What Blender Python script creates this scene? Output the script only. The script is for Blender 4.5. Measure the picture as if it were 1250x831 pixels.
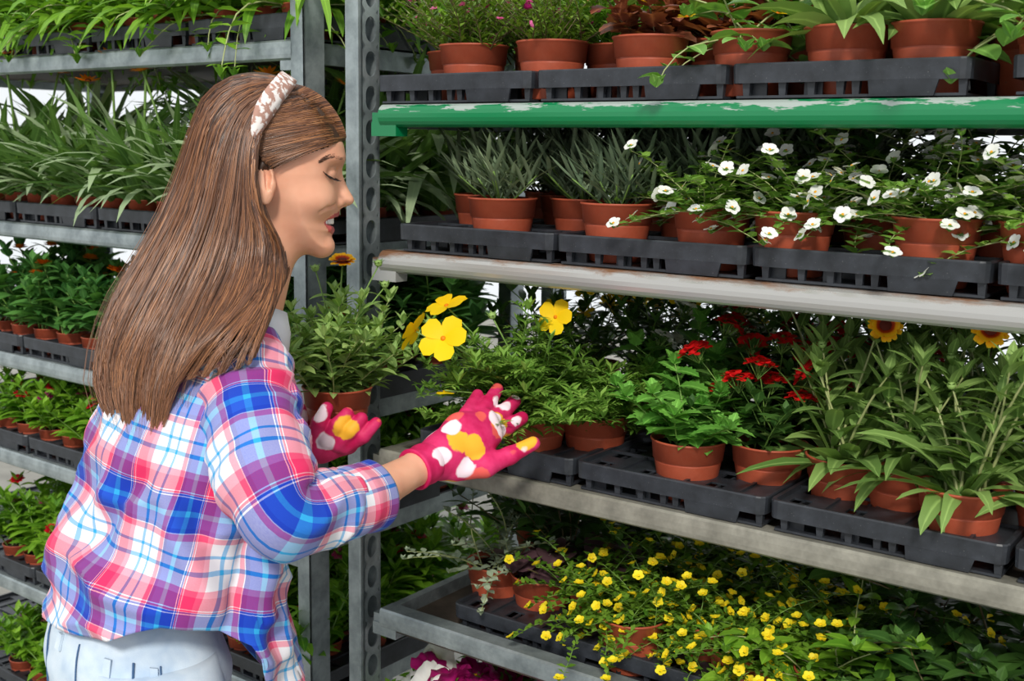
import bpy, math, random
import numpy as np
from mathutils import Vector, Matrix, noise

SC = bpy.context.scene
for o in list(bpy.data.objects): bpy.data.objects.remove(o)
COL = SC.collection
R = math.radians
PI = math.pi

# ------------------------------------------------------------------ camera, sky, sun, exposure
F = 1412.8; YAW = R(125.669); PITCH = R(9.279); ROLL = R(0.9485)
CAM = Vector((1.1921, -1.2854, 1.62))
FW = Vector((math.cos(YAW)*math.cos(PITCH), math.sin(YAW)*math.cos(PITCH), -math.sin(PITCH)))
RT = Vector((math.sin(YAW), -math.cos(YAW), 0)); UP = RT.cross(FW)
FH = Vector((math.cos(YAW), math.sin(YAW), 0))
def P(px, py, d):
    px, py, d = float(px), float(py), float(d)
    u = (px-625)/F; v = -(py-415.5)/F; c, s = math.cos(ROLL), math.sin(ROLL)
    u, v = c*u-s*v, s*u+c*v
    return CAM + (FW + u*RT + v*UP)*d
def proj(p):
    d = p-CAM; w = d.dot(FW); u = d.dot(RT)/w; v = d.dot(UP)/w; c, s = math.cos(ROLL), math.sin(ROLL)
    return 625+(c*u+s*v)*F, 415.5-(-s*u+c*v)*F, w
cd = bpy.data.cameras.new('camera'); cam = bpy.data.objects.new('camera', cd); COL.objects.link(cam)
cd.sensor_width = 36; cd.lens = F/1250*36; cd.clip_start = .02; cd.clip_end = 200
c_, s_ = math.cos(ROLL), math.sin(ROLL)
xr = c_*RT + s_*UP; yu = -s_*RT + c_*UP
cam.matrix_world = Matrix((( xr.x, yu.x, -FW.x, CAM.x), (xr.y, yu.y, -FW.y, CAM.y), (xr.z, yu.z, -FW.z, CAM.z), (0,0,0,1)))
cd.dof.use_dof = True; cd.dof.focus_distance = 1.5; cd.dof.aperture_fstop = 9
SC.camera = cam
w = bpy.data.worlds.new('sky'); SC.world = w; w.use_nodes = True
bg = w.node_tree.nodes['Background']; bg.inputs[0].default_value = (0.93, 0.97, 1, 1); bg.inputs[1].default_value = 1.0
sd = bpy.data.lights.new('sun', 'SUN'); sd.energy = 2.7; sd.angle = R(9); sd.color = (1, .95, .87)
sun = bpy.data.objects.new('sun', sd); COL.objects.link(sun)
sun.rotation_euler = Vector((-0.58, 1.0, -0.86)).to_track_quat('-Z', 'Y').to_euler()
vs = SC.view_settings; vs.view_transform = 'Standard'; vs.look = 'None'; vs.gamma = 1; vs.exposure = 0.0; vs.use_curve_mapping = False
SC.cycles.max_bounces = 6; SC.cycles.transparent_max_bounces = 4
try: SC.cycles.use_denoising = True
except Exception: pass

# ------------------------------------------------------------------ materials
def srgb(r, g, b):
    f = lambda c: (c/255/12.92) if c/255 <= .04045 else ((c/255+.055)/1.055)**2.4
    return (f(r), f(g), f(b), 1)
class NT:
    def __init__(s, name):
        s.m = bpy.data.materials.new(name); s.m.use_nodes = True; s.t = s.m.node_tree
        s.b = s.t.nodes['Principled BSDF']; s.out = s.t.nodes['Material Output']
    def n(s, typ, **kw):
        x = s.t.nodes.new(typ)
        for k, v in kw.items():
            if k.startswith('i_'):
                k2 = k[2:]; x.inputs[int(k2) if k2.isdigit() else k2].default_value = v
            else: setattr(x, k, v)
        return x
    def l(s, a, b): s.t.links.new(a, b)
    def mix(s, fac, a, b, mode='MIX'):
        x = s.n('ShaderNodeMix', data_type='RGBA', blend_type=mode)
        for i, v in ((0, fac), (6, a), (7, b)):
            if hasattr(v, 'is_output') or isinstance(v, bpy.types.NodeSocket): s.l(v, x.inputs[i])
            else: x.inputs[i].default_value = v
        return x.outputs[2]
    def math(s, op, a, b=0.0, c=0.0):
        x = s.n('ShaderNodeMath', operation=op)
        for i, v in ((0, a), (1, b), (2, c)):
            if isinstance(v, bpy.types.NodeSocket): s.l(v, x.inputs[i])
            else: x.inputs[i].default_value = v
        return x.outputs[0]
    def noise(s, scale, detail=3, rough=.5, vec=None, dist=0):
        x = s.n('ShaderNodeTexNoise'); x.inputs['Scale'].default_value = scale; x.inputs['Detail'].default_value = detail
        x.inputs['Roughness'].default_value = rough; x.inputs['Distortion'].default_value = dist
        if vec is not None: s.l(vec, x.inputs['Vector'])
        return x.outputs['Fac']
    def ramp(s, fac, stops, interp='LINEAR'):
        x = s.n('ShaderNodeValToRGB'); cr = x.color_ramp; cr.interpolation = interp
        while len(cr.elements) < len(stops): cr.elements.new(.5)
        for e, (p, c) in zip(cr.elements, stops): e.position = p
        for e, (p, c) in zip(cr.elements, stops): e.color = c if not isinstance(c, (int, float)) else (c, c, c, 1)
        s.l(fac, x.inputs[0]); return x.outputs[0]
    def coord(s, which='Object'): return s.n('ShaderNodeTexCoord').outputs[which]
    def bump(s, h, strength=.2, dist=.002):
        x = s.n('ShaderNodeBump'); x.inputs['Strength'].default_value = strength; x.inputs['Distance'].default_value = dist
        s.l(h, x.inputs['Height']); s.l(x.outputs[0], s.b.inputs['Normal'])
    def set(s, base=None, rough=None, metal=None, spec=None):
        for k, v in (('Base Color', base), ('Roughness', rough), ('Metallic', metal), ('Specular IOR Level', spec)):
            if v is None: continue
            if isinstance(v, bpy.types.NodeSocket): s.l(v, s.b.inputs[k])
            else: s.b.inputs[k].default_value = v
        return s
def simple(name, col, rough=.5, metal=0, spec=.5, var=.12, scale=40):
    t = NT(name); co = t.coord(); nz = t.noise(scale, 3, .6, co)
    d = tuple(c*(1-var) for c in col[:3])+(1,); l = tuple(min(1, c*(1+var)) for c in col[:3])+(1,)
    t.set(t.ramp(nz, [(.3, d), (.7, l)]), rough, metal, spec); return t.m
LEAF = {}
def leafmat(name, dark, light, rough=.45, trans=.28, midrib=.25, spec=.4, back=None):
    t = NT(name); g = t.n('ShaderNodeNewGeometry'); oi = t.n('ShaderNodeObjectInfo')
    f = t.math('ADD', t.math('MULTIPLY', g.outputs['Random Per Island'], .7), t.math('MULTIPLY', oi.outputs['Random'], .3))
    col = t.mix(f, dark, light)
    uv = t.n('ShaderNodeUVMap').outputs[0]; sp = t.n('ShaderNodeSeparateXYZ'); t.l(uv, sp.inputs[0])
    rib = t.math('SUBTRACT', 1, t.math('MULTIPLY', t.math('ABSOLUTE', t.math('SUBTRACT', sp.outputs[0], .5)), 9)); 
    rib = t.math('MULTIPLY', t.math('MAXIMUM', rib, 0), midrib)
    col = t.mix(rib, col, tuple(min(1, c*1.8+.03) for c in light[:3])+(1,))
    if back is not None: col = t.mix(t.math('MULTIPLY', g.outputs['Backfacing'], .6), col, back)
    t.set(col, rough, 0, spec)
    tr = t.n('ShaderNodeBsdfTranslucent'); t.l(t.mix(1, col, (1.0, 1.0, .45, 1), 'MULTIPLY'), tr.inputs[0])
    mx = t.n('ShaderNodeMixShader'); mx.inputs[0].default_value = trans
    t.l(t.b.outputs[0], mx.inputs[1]); t.l(tr.outputs[0], mx.inputs[2]); t.l(mx.outputs[0], t.out.inputs[0])
    return t.m
M = {}
def galv(name, base, dark, rough=.42, metal=.55):
    t = NT(name); co = t.coord(); n1 = t.noise(18, 4, .65, co); n2 = t.noise(160, 3, .6, co)
    c = t.ramp(n1, [(.3, dark), (.62, base)]); c = t.mix(t.math('MULTIPLY', n2, .35), c, tuple(x*.6 for x in dark[:3])+(1,))
    t.set(c, rough, metal, .5); t.bump(n2, .12, .001); return t.m
M['galv'] = galv('galvanised_steel', srgb(176,186,188), srgb(122,132,135))
M['galv2'] = galv('dull_galvanised_steel', srgb(168,165,152), srgb(118,116,106), .5, .35)
M['galv_dark'] = galv('weathered_steel', srgb(125,130,130), srgb(72,76,78), .55, .4)
t = NT('green_paint_worn'); co = t.coord(); mp = t.n('ShaderNodeMapping'); mp.inputs['Scale'].default_value = (.25, 1, 1.5); t.l(co, mp.inputs[0])
n1 = t.noise(38, 5, .7, mp.outputs[0]); sp = t.n('ShaderNodeSeparateXYZ'); t.l(co, sp.inputs[0])
up_ = t.math('MULTIPLY', t.math('ADD', sp.outputs[2], .012), 14)
worn = t.ramp(t.math('ADD', n1, up_), [(.60, 0), (.63, 1)])
t.set(t.mix(worn, srgb(8,122,72), srgb(160,172,166)), .32, 0, .6); M['green'] = t.m
t = NT('white_paint_rusty'); co = t.coord(); mp = t.n('ShaderNodeMapping'); mp.inputs['Scale'].default_value = (.35, 1, 1); t.l(co, mp.inputs[0])
n1 = t.noise(26, 6, .75, mp.outputs[0]); sp = t.n('ShaderNodeSeparateXYZ'); t.l(co, sp.inputs[0])
up_ = t.math('MULTIPLY', t.math('ADD', sp.outputs[2], .009), 26)
end = t.math('MULTIPLY', t.math('MAXIMUM', t.math('SUBTRACT', -.55, sp.outputs[0]), 0), 2.2)
rust = t.ramp(t.math('ADD', t.math('ADD', n1, up_), end), [(.60, 0), (.8, 1)])
t.set(t.mix(rust, srgb(176,175,172), srgb(134,94,66)), t.ramp(rust, [(0, .22), (1, .8)]), .35, .6); M['white_beam'] = t.m
t = NT('shelf_board'); co = t.coord(); n1 = t.noise(12, 5, .7, co); t.set(t.ramp(n1, [(.3, srgb(48,42,36)), (.7, srgb(88,78,68))]), .7, 0, .3); M['board'] = t.m
t = NT('black_tray_plastic'); co = t.coord(); n1 = t.noise(30, 4, .65, co); n2 = t.noise(500, 2, .5, co)
c = t.ramp(n1, [(.35, srgb(34,37,42)), (.7, srgb(54,58,65))]); c = t.mix(t.ramp(n2, [(.71, 0), (.76, 1)]), c, srgb(104,106,106))
t.set(c, .42, 0, .5); t.bump(n1, .1, .001); M['tray'] = t.m
t = NT('terracotta_plastic'); co = t.coord(); n1 = t.noise(25, 4, .6, co); oi = t.n('ShaderNodeObjectInfo')
n3 = t.noise(160, 3, .6, co)
c = t.ramp(n1, [(.3, srgb(152,62,38)), (.7, srgb(178,78,50))]); c = t.mix(t.math('MULTIPLY', oi.outputs['Random'], .35), c, srgb(146,58,36))
c = t.mix(t.ramp(n3, [(.68, 0), (.78, .6)]), c, srgb(96,60,40)); c = t.mix(t.math('MULTIPLY', n3, .12), c, srgb(208,160,130))
t.set(c, .44, 0, .4); M['pot'] = t.m
t = NT('potting_soil'); co = t.coord(); n1 = t.noise(260, 3, .7, co); t.set(t.ramp(n1, [(.35, srgb(22,17,14)), (.62, srgb(62,50,42)), (.75, srgb(105,95,84))]), .95, 0, .1); t.bump(n1, 1, .004); M['soil'] = t.m
t = NT('concrete_floor'); co = t.coord(); n1 = t.noise(3, 6, .6, co); t.set(t.ramp(n1, [(.3, srgb(120,118,112)), (.7, srgb(160,158,150))]), .85, 0, .2); M['floor'] = t.m

G = srgb
M['l_grey'] = leafmat('greyish_strap_leaf', G(66,110,44), G(128,166,86), .5, .25, .3, back=G(185,200,170))
M['l_mari'] = leafmat('marigold_leaf', G(44,100,48), G(104,158,78), .42)
M['l_bright'] = leafmat('bright_green_leaf', G(72,128,30), G(146,192,60), .4, .35)
M['l_spike'] = leafmat('blue_grey_leaf', G(84,106,82), G(142,160,124), .55, .15, .1)
M['l_cup'] = leafmat('small_shrub_leaf', G(76,110,30), G(140,172,66), .42, .3)
M['l_coleus'] = leafmat('red_brown_leaf', G(112,50,40), G(176,112,78), .4, .3, .4)
M['l_vine'] = leafmat('vine_leaf', G(84,138,52), G(140,188,92), .35, .3, .5)
M['l_bacopa'] = leafmat('bacopa_leaf', G(62,110,38), G(150,190,84), .4, .3)
M['l_bidens'] = leafmat('feathery_leaf', G(78,128,40), G(160,198,92), .42, .3, .1)
M['l_serr'] = leafmat('toothed_leaf', G(66,132,44), G(130,190,82), .4, .25, .5)
M['l_gail'] = leafmat('downy_leaf', G(80,118,50), G(146,176,96), .55, .25, .45)
M['l_dark'] = leafmat('deep_green_leaf', G(44,80,32), G(88,128,56), .4, .25)
M['l_mec'] = leafmat('tiny_leaf', G(62,108,28), G(128,166,56), .4, .3, .1)
M['l_purple'] = leafmat('purple_leaf', G(74,52,60), G(112,82,88), .4, .15, .3)
M['l_silver'] = leafmat('silvery_leaf', G(120,140,112), G(186,200,172), .6, .15, .1)
M['stem_g'] = simple('green_stem', G(112,146,66), .5)
M['stem_p'] = simple('pale_stem', G(156,164,108), .5)
M['stem_b'] = simple('brown_stem', G(96,84,52), .6)
def petal(name, c1, c2, trans=.25): return leafmat(name, c1, c2, .5, trans, 0, .25)
M['p_yellow'] = petal('yellow_petal', G(250,196,4), G(255,222,20))
M['p_lemon'] = petal('lemon_petal', G(238,206,20), G(252,232,50))
M['p_orange'] = petal('orange_petal', G(232,108,8), G(250,160,20))
M['p_white'] = petal('white_petal', G(235,236,232), G(252,252,250))
M['p_red'] = petal('crimson_petal', G(170,12,30), G(214,24,48))
M['p_scarlet'] = petal('scarlet_petal', G(200,20,24), G(232,40,36))
M['p_pink'] = petal('pink_petal', G(214,50,130), G(240,120,180))
M['p_magenta'] = petal('magenta_petal', G(140,14,88), G(184,30,120))
M['p_violet'] = petal('violet_petal', G(130,90,190), G(170,130,220))
M['c_yellow'] = simple('flower_centre_yellow', G(224,160,10), .8)
M['c_brown'] = simple('flower_centre_brown', G(96,30,14), .9)
t = NT('flame_petal'); uv = t.n('ShaderNodeUVMap').outputs[0]; sp = t.n('ShaderNodeSeparateXYZ'); t.l(uv, sp.inputs[0])
t.set(t.ramp(sp.outputs[1], [(.0, G(120,24,10)), (.45, G(190,60,12)), (.62, G(250,170,10)), (1, G(252,200,30))]), .6, 0, .2); M['p_flame'] = t.m

# ------------------------------------------------------------------ mesh helpers
class MB:
    def __init__(s): s.v = []; s.f = []; s.uv = []; s.mi = []
    def add(s, vs, fs, uvs=None, mi=0):
        b = len(s.v); s.v += vs; s.uv += (uvs if uvs else [(.5, .5)]*len(vs))
        s.f += [tuple(b+i for i in f) for f in fs]; s.mi += [mi]*len(fs)
    def mesh(s, name, mats, smooth=True):
        me = bpy.data.meshes.new(name); me.from_pydata([tuple(p) for p in s.v], [], s.f)
        for m in (mats if isinstance(mats, (list, tuple)) else [mats]): me.materials.append(m)
        if len(me.polygons):
            me.polygons.foreach_set('material_index', s.mi[:len(me.polygons)])
            me.polygons.foreach_set('use_smooth', [smooth]*len(me.polygons))
            ul = me.uv_layers.new(name='UVMap'); li = np.zeros(len(me.loops), int); me.loops.foreach_get('vertex_index', li)
            ul.data.foreach_set('uv', np.array(s.uv, float)[li].ravel())
        me.update(); return me
    def build(s, name, mats, parent=None, smooth=True, loc=None):
        o = bpy.data.objects.new(name, s.mesh(name, mats, smooth)); COL.objects.link(o)
        if parent is not None: o.parent = parent
        if loc is not None: o.location = loc
        return o
def obj(name, me, parent=None):
    o = bpy.data.objects.new(name, me); COL.objects.link(o)
    if parent is not None: o.parent = parent
    return o
def empty(name, loc, rz=0):
    o = bpy.data.objects.new(name, None); COL.objects.link(o); o.location = loc; o.rotation_euler = (0, 0, rz); o.empty_display_size = .05; return o
def tag(o, label, cat, group=None):
    o['label'] = label; o['category'] = cat
    if group: o['group'] = group
    return o
def box(mb, x0, x1, y0, y1, z0, z1, mi=0):
    v = [(x, y, z) for z in (z0, z1) for y in (y0, y1) for x in (x0, x1)]
    mb.add(v, [(0,2,3,1), (4,5,7,6), (0,1,5,4), (2,6,7,3), (0,4,6,2), (1,3,7,5)], None, mi)
def frustum(mb, b, t_, z0, z1, mi=0):
    v = [(x, y, z0) for y in b[2:] for x in b[:2]]+[(x, y, z1) for y in t_[2:] for x in t_[:2]]
    mb.add(v, [(0,2,3,1), (4,5,7,6), (0,1,5,4), (2,6,7,3), (0,4,6,2), (1,3,7,5)], None, mi)
def lathe(mb, prof, n=32, c=(0,0,0), mi=0):
    b = []; 
    for r, z in prof:
        for k in range(n): a = 2*PI*k/n; b.append((c[0]+r*math.cos(a), c[1]+r*math.sin(a), c[2]+z))
    f = []
    for i in range(len(prof)-1):
        for k in range(n): k2 = (k+1) % n; f.append((i*n+k, i*n+k2, (i+1)*n+k2, (i+1)*n+k))
    mb.add(b, f, None, mi)
def tube(mb, pts, rad, n=5, mi=0, cap=True):
    pts = [Vector(p) for p in pts]; m = len(pts)
    if not isinstance(rad, (list, tuple)): rad = [rad]*m
    vs = []; uv = []
    for i, p in enumerate(pts):
        t_ = (pts[min(i+1, m-1)]-pts[max(i-1, 0)])
        if t_.length < 1e-9: t_ = Vector((0,0,1))
        t_.normalize(); a = t_.cross(Vector((0.13,.21,1)));
        if a.length < 1e-3: a = t_.cross(Vector((1,0,0)))
        a.normalize(); b = t_.cross(a)
        for k in range(n):
            an = 2*PI*k/n; vs.append(tuple(p + rad[i]*(math.cos(an)*a+math.sin(an)*b))); uv.append((k/n, i/(m-1)))
    fs = [(i*n+k, i*n+(k+1) % n, (i+1)*n+(k+1) % n, (i+1)*n+k) for i in range(m-1) for k in range(n)]
    if cap: fs += [tuple(range(n))[::-1], tuple((m-1)*n+k for k in range(n))]
    mb.add(vs, fs, uv, mi)
PROF = {
 'lance': lambda t: math.sin(PI*min(1, t**.8*.96+.04))**.8,
 'strap': lambda t: (min(1, t*4+.35))*(min(1, (1-t)*3.2))**.6,
 'ovate': lambda t: math.sin(PI*min(1, t**.62*.97+.03))**.7,
 'spoon': lambda t: .18+.82*math.sin(PI*min(1, max(0, t**1.5)))**.8 if t < .97 else .1,
 'heart': lambda t: [.55, .95, 1, .88, .62, .32, .0][min(6, int(t*6+.5))],
 'petal': lambda t: [.25, .7, .95, 1.0, .55][min(4, int(t*4+.5))],
 'round': lambda t: [.2, .75, 1, .95, .35][min(4, int(t*4+.5))],
}
def leaf(mb, p, yaw, pitch, L, W, droop=.6, prof='lance', n=4, fold=.22, roll=0, serr=0, mi=0):
    pf = PROF[prof]; cy, sy = math.cos(yaw), math.sin(yaw); a = pitch; x, y, z = p
    vs = []; uv = []; st = L/n; cr, sr = math.cos(roll), math.sin(roll)
    for i in range(n+1):
        t_ = i/n; wd = W*.5*pf(t_)
        if serr and 0 < i < n: wd *= (1+serr if i % 2 else 1-serr)
        ca, sa = math.cos(a), math.sin(a)
        nx, ny, nz = -sa*cy, -sa*sy, ca
        sx, s_y, sz = -sy*cr+nx*sr, cy*cr+ny*sr, nz*sr
        up2 = fold*wd
        ux, uy, uz = nx*up2, ny*up2, nz*up2
        vs += [(x-sx*wd+ux, y-s_y*wd+uy, z-sz*wd+uz), (x, y, z), (x+sx*wd+ux, y+s_y*wd+uy, z+sz*wd+uz)]
        uv += [(0, t_), (.5, t_), (1, t_)]
        x += ca*cy*st; y += ca*sy*st; z += sa*st; a -= droop/n
    fs = []
    for i in range(n): b = 3*i; fs += [(b, b+1, b+4, b+3), (b+1, b+2, b+5, b+4)]
    mb.add(vs, fs, uv, mi)
def pinnate(mb, p, yaw, pitch, L, W, droop, rng):
    pts = []; x, y, z = p; a = pitch; n = 5
    for i in range(n+1):
        pts.append((x, y, z, a)); x += math.cos(a)*math.cos(yaw)*L/n; y += math.cos(a)*math.sin(yaw)*L/n; z += math.sin(a)*L/n; a -= droop/n
    leaf(mb, p, yaw, pitch, L, W*.10, droop, 'strap', n)
    for i in range(1, n):
        x, y, z, a = pts[i]
        for s in (-1, 1):
            leaf(mb, (x, y, z), yaw+s*rng.uniform(.7, 1.0), a+rng.uniform(-.1, .3), L*(.55-.35*abs(i/n-.4)), W*.16, .3, 'lance', 2)
def bush(rng, ns=12, L=(.08,.12), spread=1.0, sd=.6, base=.02, z0=.07, nodes=7, pair=True, ll=.03, lw=.012, prof='lance', ld=.5, lp=.5, t0=.15, taper=.5,
         n=3, serr=0, sr=.0012, fold=.22, kind='leaf', tip=True, jitter=.35, lift=0.0, bias=None):
    S, Lf = MB(), MB(); tips = []
    for k in range(ns):
        yaw = 2*PI*(k+rng.random()*.8)/ns*1.0 + k*2.4; el = PI/2 - spread*math.sqrt((k+.5)/ns)*rng.uniform(.8, 1.15)
        if bias: yaw = bias[0]+rng.uniform(-1, 1)*bias[1]
        ln = rng.uniform(*L); x, y, z = base*rng.uniform(-1, 1), base*rng.uniform(-1, 1), z0
        m = 7; pts = []; a = el; ya = yaw
        for i in range(m+1):
            pts.append((x, y, z)); x += math.cos(a)*math.cos(ya)*ln/m; y += math.cos(a)*math.sin(ya)*ln/m; z += math.sin(a)*ln/m
            a -= sd/m*rng.uniform(.3, 1.7); ya += rng.uniform(-jitter, jitter)*.5; a += lift/m
        tube(S, pts, [sr*(1-.5*i/m) for i in range(m+1)], 4, 0, False)
        for j in range(nodes):
            t_ = t0+(1-t0)*(j+.5)/nodes; q = t_*m; i = min(m-1, int(q)); f = q-i
            p = tuple(pts[i][c]*(1-f)+pts[i+1][c]*f for c in range(3)); sc = 1-taper*t_ if taper > 0 else 1
            sc *= rng.uniform(.8, 1.2)
            ys = rng.uniform(0, 2*PI)
            for s in ((0, PI) if pair else (0,)):
                yy = ys+s+rng.uniform(-.3, .3); pp = lp+rng.uniform(-.3, .3)
                if kind == 'pinnate': pinnate(Lf, p, yy, pp, ll*sc, lw*sc*3, ld, rng)
                else: leaf(Lf, p, yy, pp, ll*sc, lw*sc, ld, prof, n, fold, rng.uniform(-.3, .3), serr)
        if tip:
            for s in range(4): leaf(Lf, pts[-1], s*PI/2+rng.random(), 1.0, ll*.55*(1-.4*taper), lw*.6, .3, prof, max(2, n-1), fold, 0, serr)
        tips.append((pts[-1], ya, a))
    return S, Lf, tips
def rosette(rng, nl=40, ll=(.08,.13), lw=.011, prof='strap', el=(.2,1.4), droop=(.6,1.6), base=.014, z0=.07, n=5, fold=.2, serr=0):
    Lf = MB()
    for k in range(nl):
        r = base*math.sqrt(rng.random()); yaw = k*2.39996+rng.uniform(-.3, .3); e = rng.uniform(*el)
        leaf(Lf, (r*math.cos(yaw), r*math.sin(yaw), z0), yaw, e, rng.uniform(*ll), lw*rng.uniform(.75, 1.25), rng.uniform(*droop), prof, n, fold, rng.uniform(-.5, .5), serr)
    return Lf
def daisy(np_=8, L=.014, W=.008, rc=.003, el=.25, droop=.3, prof='petal', layers=1, rng=None, n=4, dome=.7):
    mb = MB(); rng = rng or random.Random(1)
    for ly in range(layers):
        for k in range(np_):
            a = 2*PI*(k+.5*ly)/np_+rng.uniform(-.08, .08)
            leaf(mb, (rc*.6*math.cos(a), rc*.6*math.sin(a), ly*.0012), a, el+ly*.35+rng.uniform(-.12, .12), L*(1-.2*ly), W, droop, prof, n, .12)
    prof_ = [(rc*math.cos(q)*1.0+1e-5, rc*dome*math.sin(q)+.0005) for q in (0, .4, .8, 1.2, PI/2)]
    lathe(mb, prof_, 10, (0, 0, 0), 1)
    return mb
def cluster(rng, nf=9, R_=.012, L=.006, W=.006, np_=5):
    mb = MB()
    for k in range(nf):
        u = math.sqrt((k+.5)/nf); a = k*2.4; th = u*1.2
        c = (R_*math.sin(th)*math.cos(a), R_*math.sin(th)*math.sin(a), R_*math.cos(th)*.8)
        for j in range(np_):
            b = 2*PI*j/np_+rng.random()
            leaf(mb, c, b, .3+rng.uniform(-.3, .3)-th*.3*math.cos(b-a), L, W, .3, 'round', 4, .1)
        tube(mb, [(0,0,-.012), c], .0006, 3, 1, False)
    return mb

# ------------------------------------------------------------------ setting
mb = MB(); box(mb, -8, 8, -8, 8, -.1, 0); fl = mb.build('floor', M['floor'], None, False); fl['kind'] = 'structure'

# ------------------------------------------------------------------ racks
def post_mesh(flip=1):
    """hollow channel post with a row of oval slots on its inner side; local x 0..w, y 0..d"""
    mb = MB(); wd, dp, z1, th = .030, .042, 2.05, .003
    for (a, b, c_, d_) in ((0, wd, 0, th), (0, th, th, dp), (0, wd, dp-th, dp)): box(mb, a, b, c_, d_, .02, z1)
    box(mb, wd-.004, wd, -.004, th, .02, z1)
    # slotted side at x = wd
    n = 16; nz = int((z1-.02)/.05); yc = dp/2+.002
    for k in range(nz):
        zc = .02+.05*k+.025; ring_o, ring_i = [], []
        for j in range(n):
            a = 2*PI*(j+.5)/n; c, s = math.cos(a), math.sin(a); m = max(abs(c), abs(s)); ring_o.append((c/m*(dp-.006)/2, s/m*.025)); ring_i.append((c*.0115, s*.0155+(.003 if s > 0 else -.003)))
        vs = []
        for x in (wd, wd-th): vs += [(x, yc+p[0], zc+p[1]) for p in ring_o]+[(x, yc+p[0], zc+p[1]) for p in ring_i]
        fs = []
        for j in range(n):
            j2 = (j+1) % n
            fs += [(j, j2, n+j2, n+j), (2*n+j2, 2*n+j, 3*n+j, 3*n+j2), (n+j, n+j2, 3*n+j2, 3*n+j)]
        mb.add(vs, fs)
    me = mb.mesh('post', M['galv'], False)
    return me
POST = post_mesh()
def rack(x0, x1, yaw, origin, label):
    r = empty('plant_trolley', origin, yaw); tag(r, label, 'plant trolley', 'plant trolleys')
    for (x, y) in ((x0-.044, 0), (x0-.044, .53)):
        o = obj('post', POST, r); o.location = (x, y, 0)
    for (x, y) in ((x1+.014, .042), (x1+.014, .572)):
        o = obj('post', POST, r); o.location = (x, y, 0); o.rotation_euler = (0, 0, PI)
    mb = MB(); box(mb, x0-.04, x1+.04, .0, .57, .10, .13); 
    mb.build('base_plate', M['galv_dark'], r, False)
    for i in (0, 1):
        for j in (0, 1):
            wb = MB(); n = 20; vs = []
            for x in (-.012, .012):
                for k in range(n): a = 2*PI*k/n; vs.append((x, .045*math.cos(a), .045*math.sin(a)))
            fs = [(k, (k+1) % n, n+(k+1) % n, n+k) for k in range(n)]+[tuple(range(n))[::-1], tuple(range(n, 2*n))]
            wb.add(vs, fs); ww = wb.build('wheel', M['tray'], r, False); ww.location = ((x0+.06, x1-.06)[i], (.06, .50)[j], .046)
            fk = MB(); box(fk, -.02, -.014, -.02, .02, 0, .06); box(fk, .014, .02, -.02, .02, 0, .06); fk.build('fork', M['galv_dark'], ww, False)
    return r
LA = R(-1.576)
LO = Vector((-.144, 0, 0))
rackR = rack(0, 1.35, 0, (0, 0, 0), 'nearer galvanised plant trolley with slotted posts, right of the person')
rackL = rack(-1.35, 0, LA, LO, 'farther galvanised plant trolley standing behind the person, on the left')
def rl(x, y, z): # left trolley coordinates (x counted in the right trolley's frame)
    c, s = math.cos(LA), math.sin(LA); x -= LO.x
    return Vector((LO.x+c*x-s*y, s*x+c*y, z))
def beam_prof(kind):
    if kind in ('green', 'white'):
        h = .033; r = .015; pr = [(.022, 0), (.010, 0)]
        for a in range(0, 181, 20): pr.append((.012-.014*math.sin(R(a))*1.0, -.0165+.0165*math.cos(R(a))))
        pr += [(.022, -h)]
    else:
        pr = [(.030, 0), (.003, 0), (0, -.003), (-.001, -.012), (-.001, -.022), (.0, -.028), (.004, -.031), (.014, -.031), (.014, -.028), (.005, -.028), (.003, -.004), (.030, -.003)]
    return pr
def shelf(z, kind, left, label, x0=.022, x1=1.335):
    root = empty('trolley_shelf', LO if left else (0,0,0), LA if left else 0); root.location.z = z
    root.location = root.location + (Matrix.Rotation(LA if left else 0, 3, 'Z') @ Vector(((x0+x1)/2-(1.35 if left else 0), 0, 0)))
    tag(root, label, 'shelf', 'trolley shelves'); hx = (x1-x0)/2
    mt = {'green': M['green'], 'white': M['white_beam'], 'galv': M['galv'], 'dull': M['galv2']}[kind]
    pr = beam_prof(kind); n = 24; mb = MB(); vs = []
    for i in range(n+1):
        x = -hx+2*hx*i/n; vs += [(x, y, zz) for y, zz in pr]
    k = len(pr); fs = [(i*k+j, (i+1)*k+j, (i+1)*k+(j+1) % k, i*k+(j+1) % k) for i in range(n) for j in range(k)]
    fs += [tuple(range(k)), tuple(n*k+j for j in range(k))[::-1]]; mb.add(vs, fs)
    mb.build('front_beam', mt, root, False)
    mb = MB(); box(mb, -hx, hx, .535, .56, -.03, 0); mb.build('rear_beam', M['galv_dark'], root, False)
    lo = .018 if 'tiny yellow' in label else 0; mb = MB(); box(mb, -hx+.012, hx-.012, .006 if lo else .022, .535, -.016-lo, -.004-lo); mb.build('shelf_panel', M['board'], root, False)
    for s in (-1, 1):
        mb = MB(); xa = s*hx; box(mb, min(xa, xa-s*.014), max(xa, xa-s*.014), .02, .54, -.034, -.001)
        mb.build('side_rail', M['galv2'] if kind == 'dull' else M['galv'], root, False)
        mb = MB(); xo = s*(hx+.018); box(mb, min(xa-s*.03, xo), max(xa-s*.03, xo), .004, .03, -.046, -.026); 
        box(mb, min(xa-s*.01, xo), max(xa-s*.01, xo), .006, .026, -.026, -.012)
        mb.build('hook', mt, root, False)
    mb = MB(); lathe(mb, [(.0001, .003), (.005, .003), (.008, .0)], 12, (-hx+.045, .05, -.004-lo)); mb.build('bolt', M['galv'], root)
    return root
SR = {'A': 1.685, 'B': 1.471, 'C': 1.166, 'D': .908, 'E': .64}
SLV = [1.785, 1.463, 1.189, .978, .689, .42]
shelf(SR['A'], 'green', 0, 'shelf with chipped green painted front beam, top of the nearer trolley')
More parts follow.
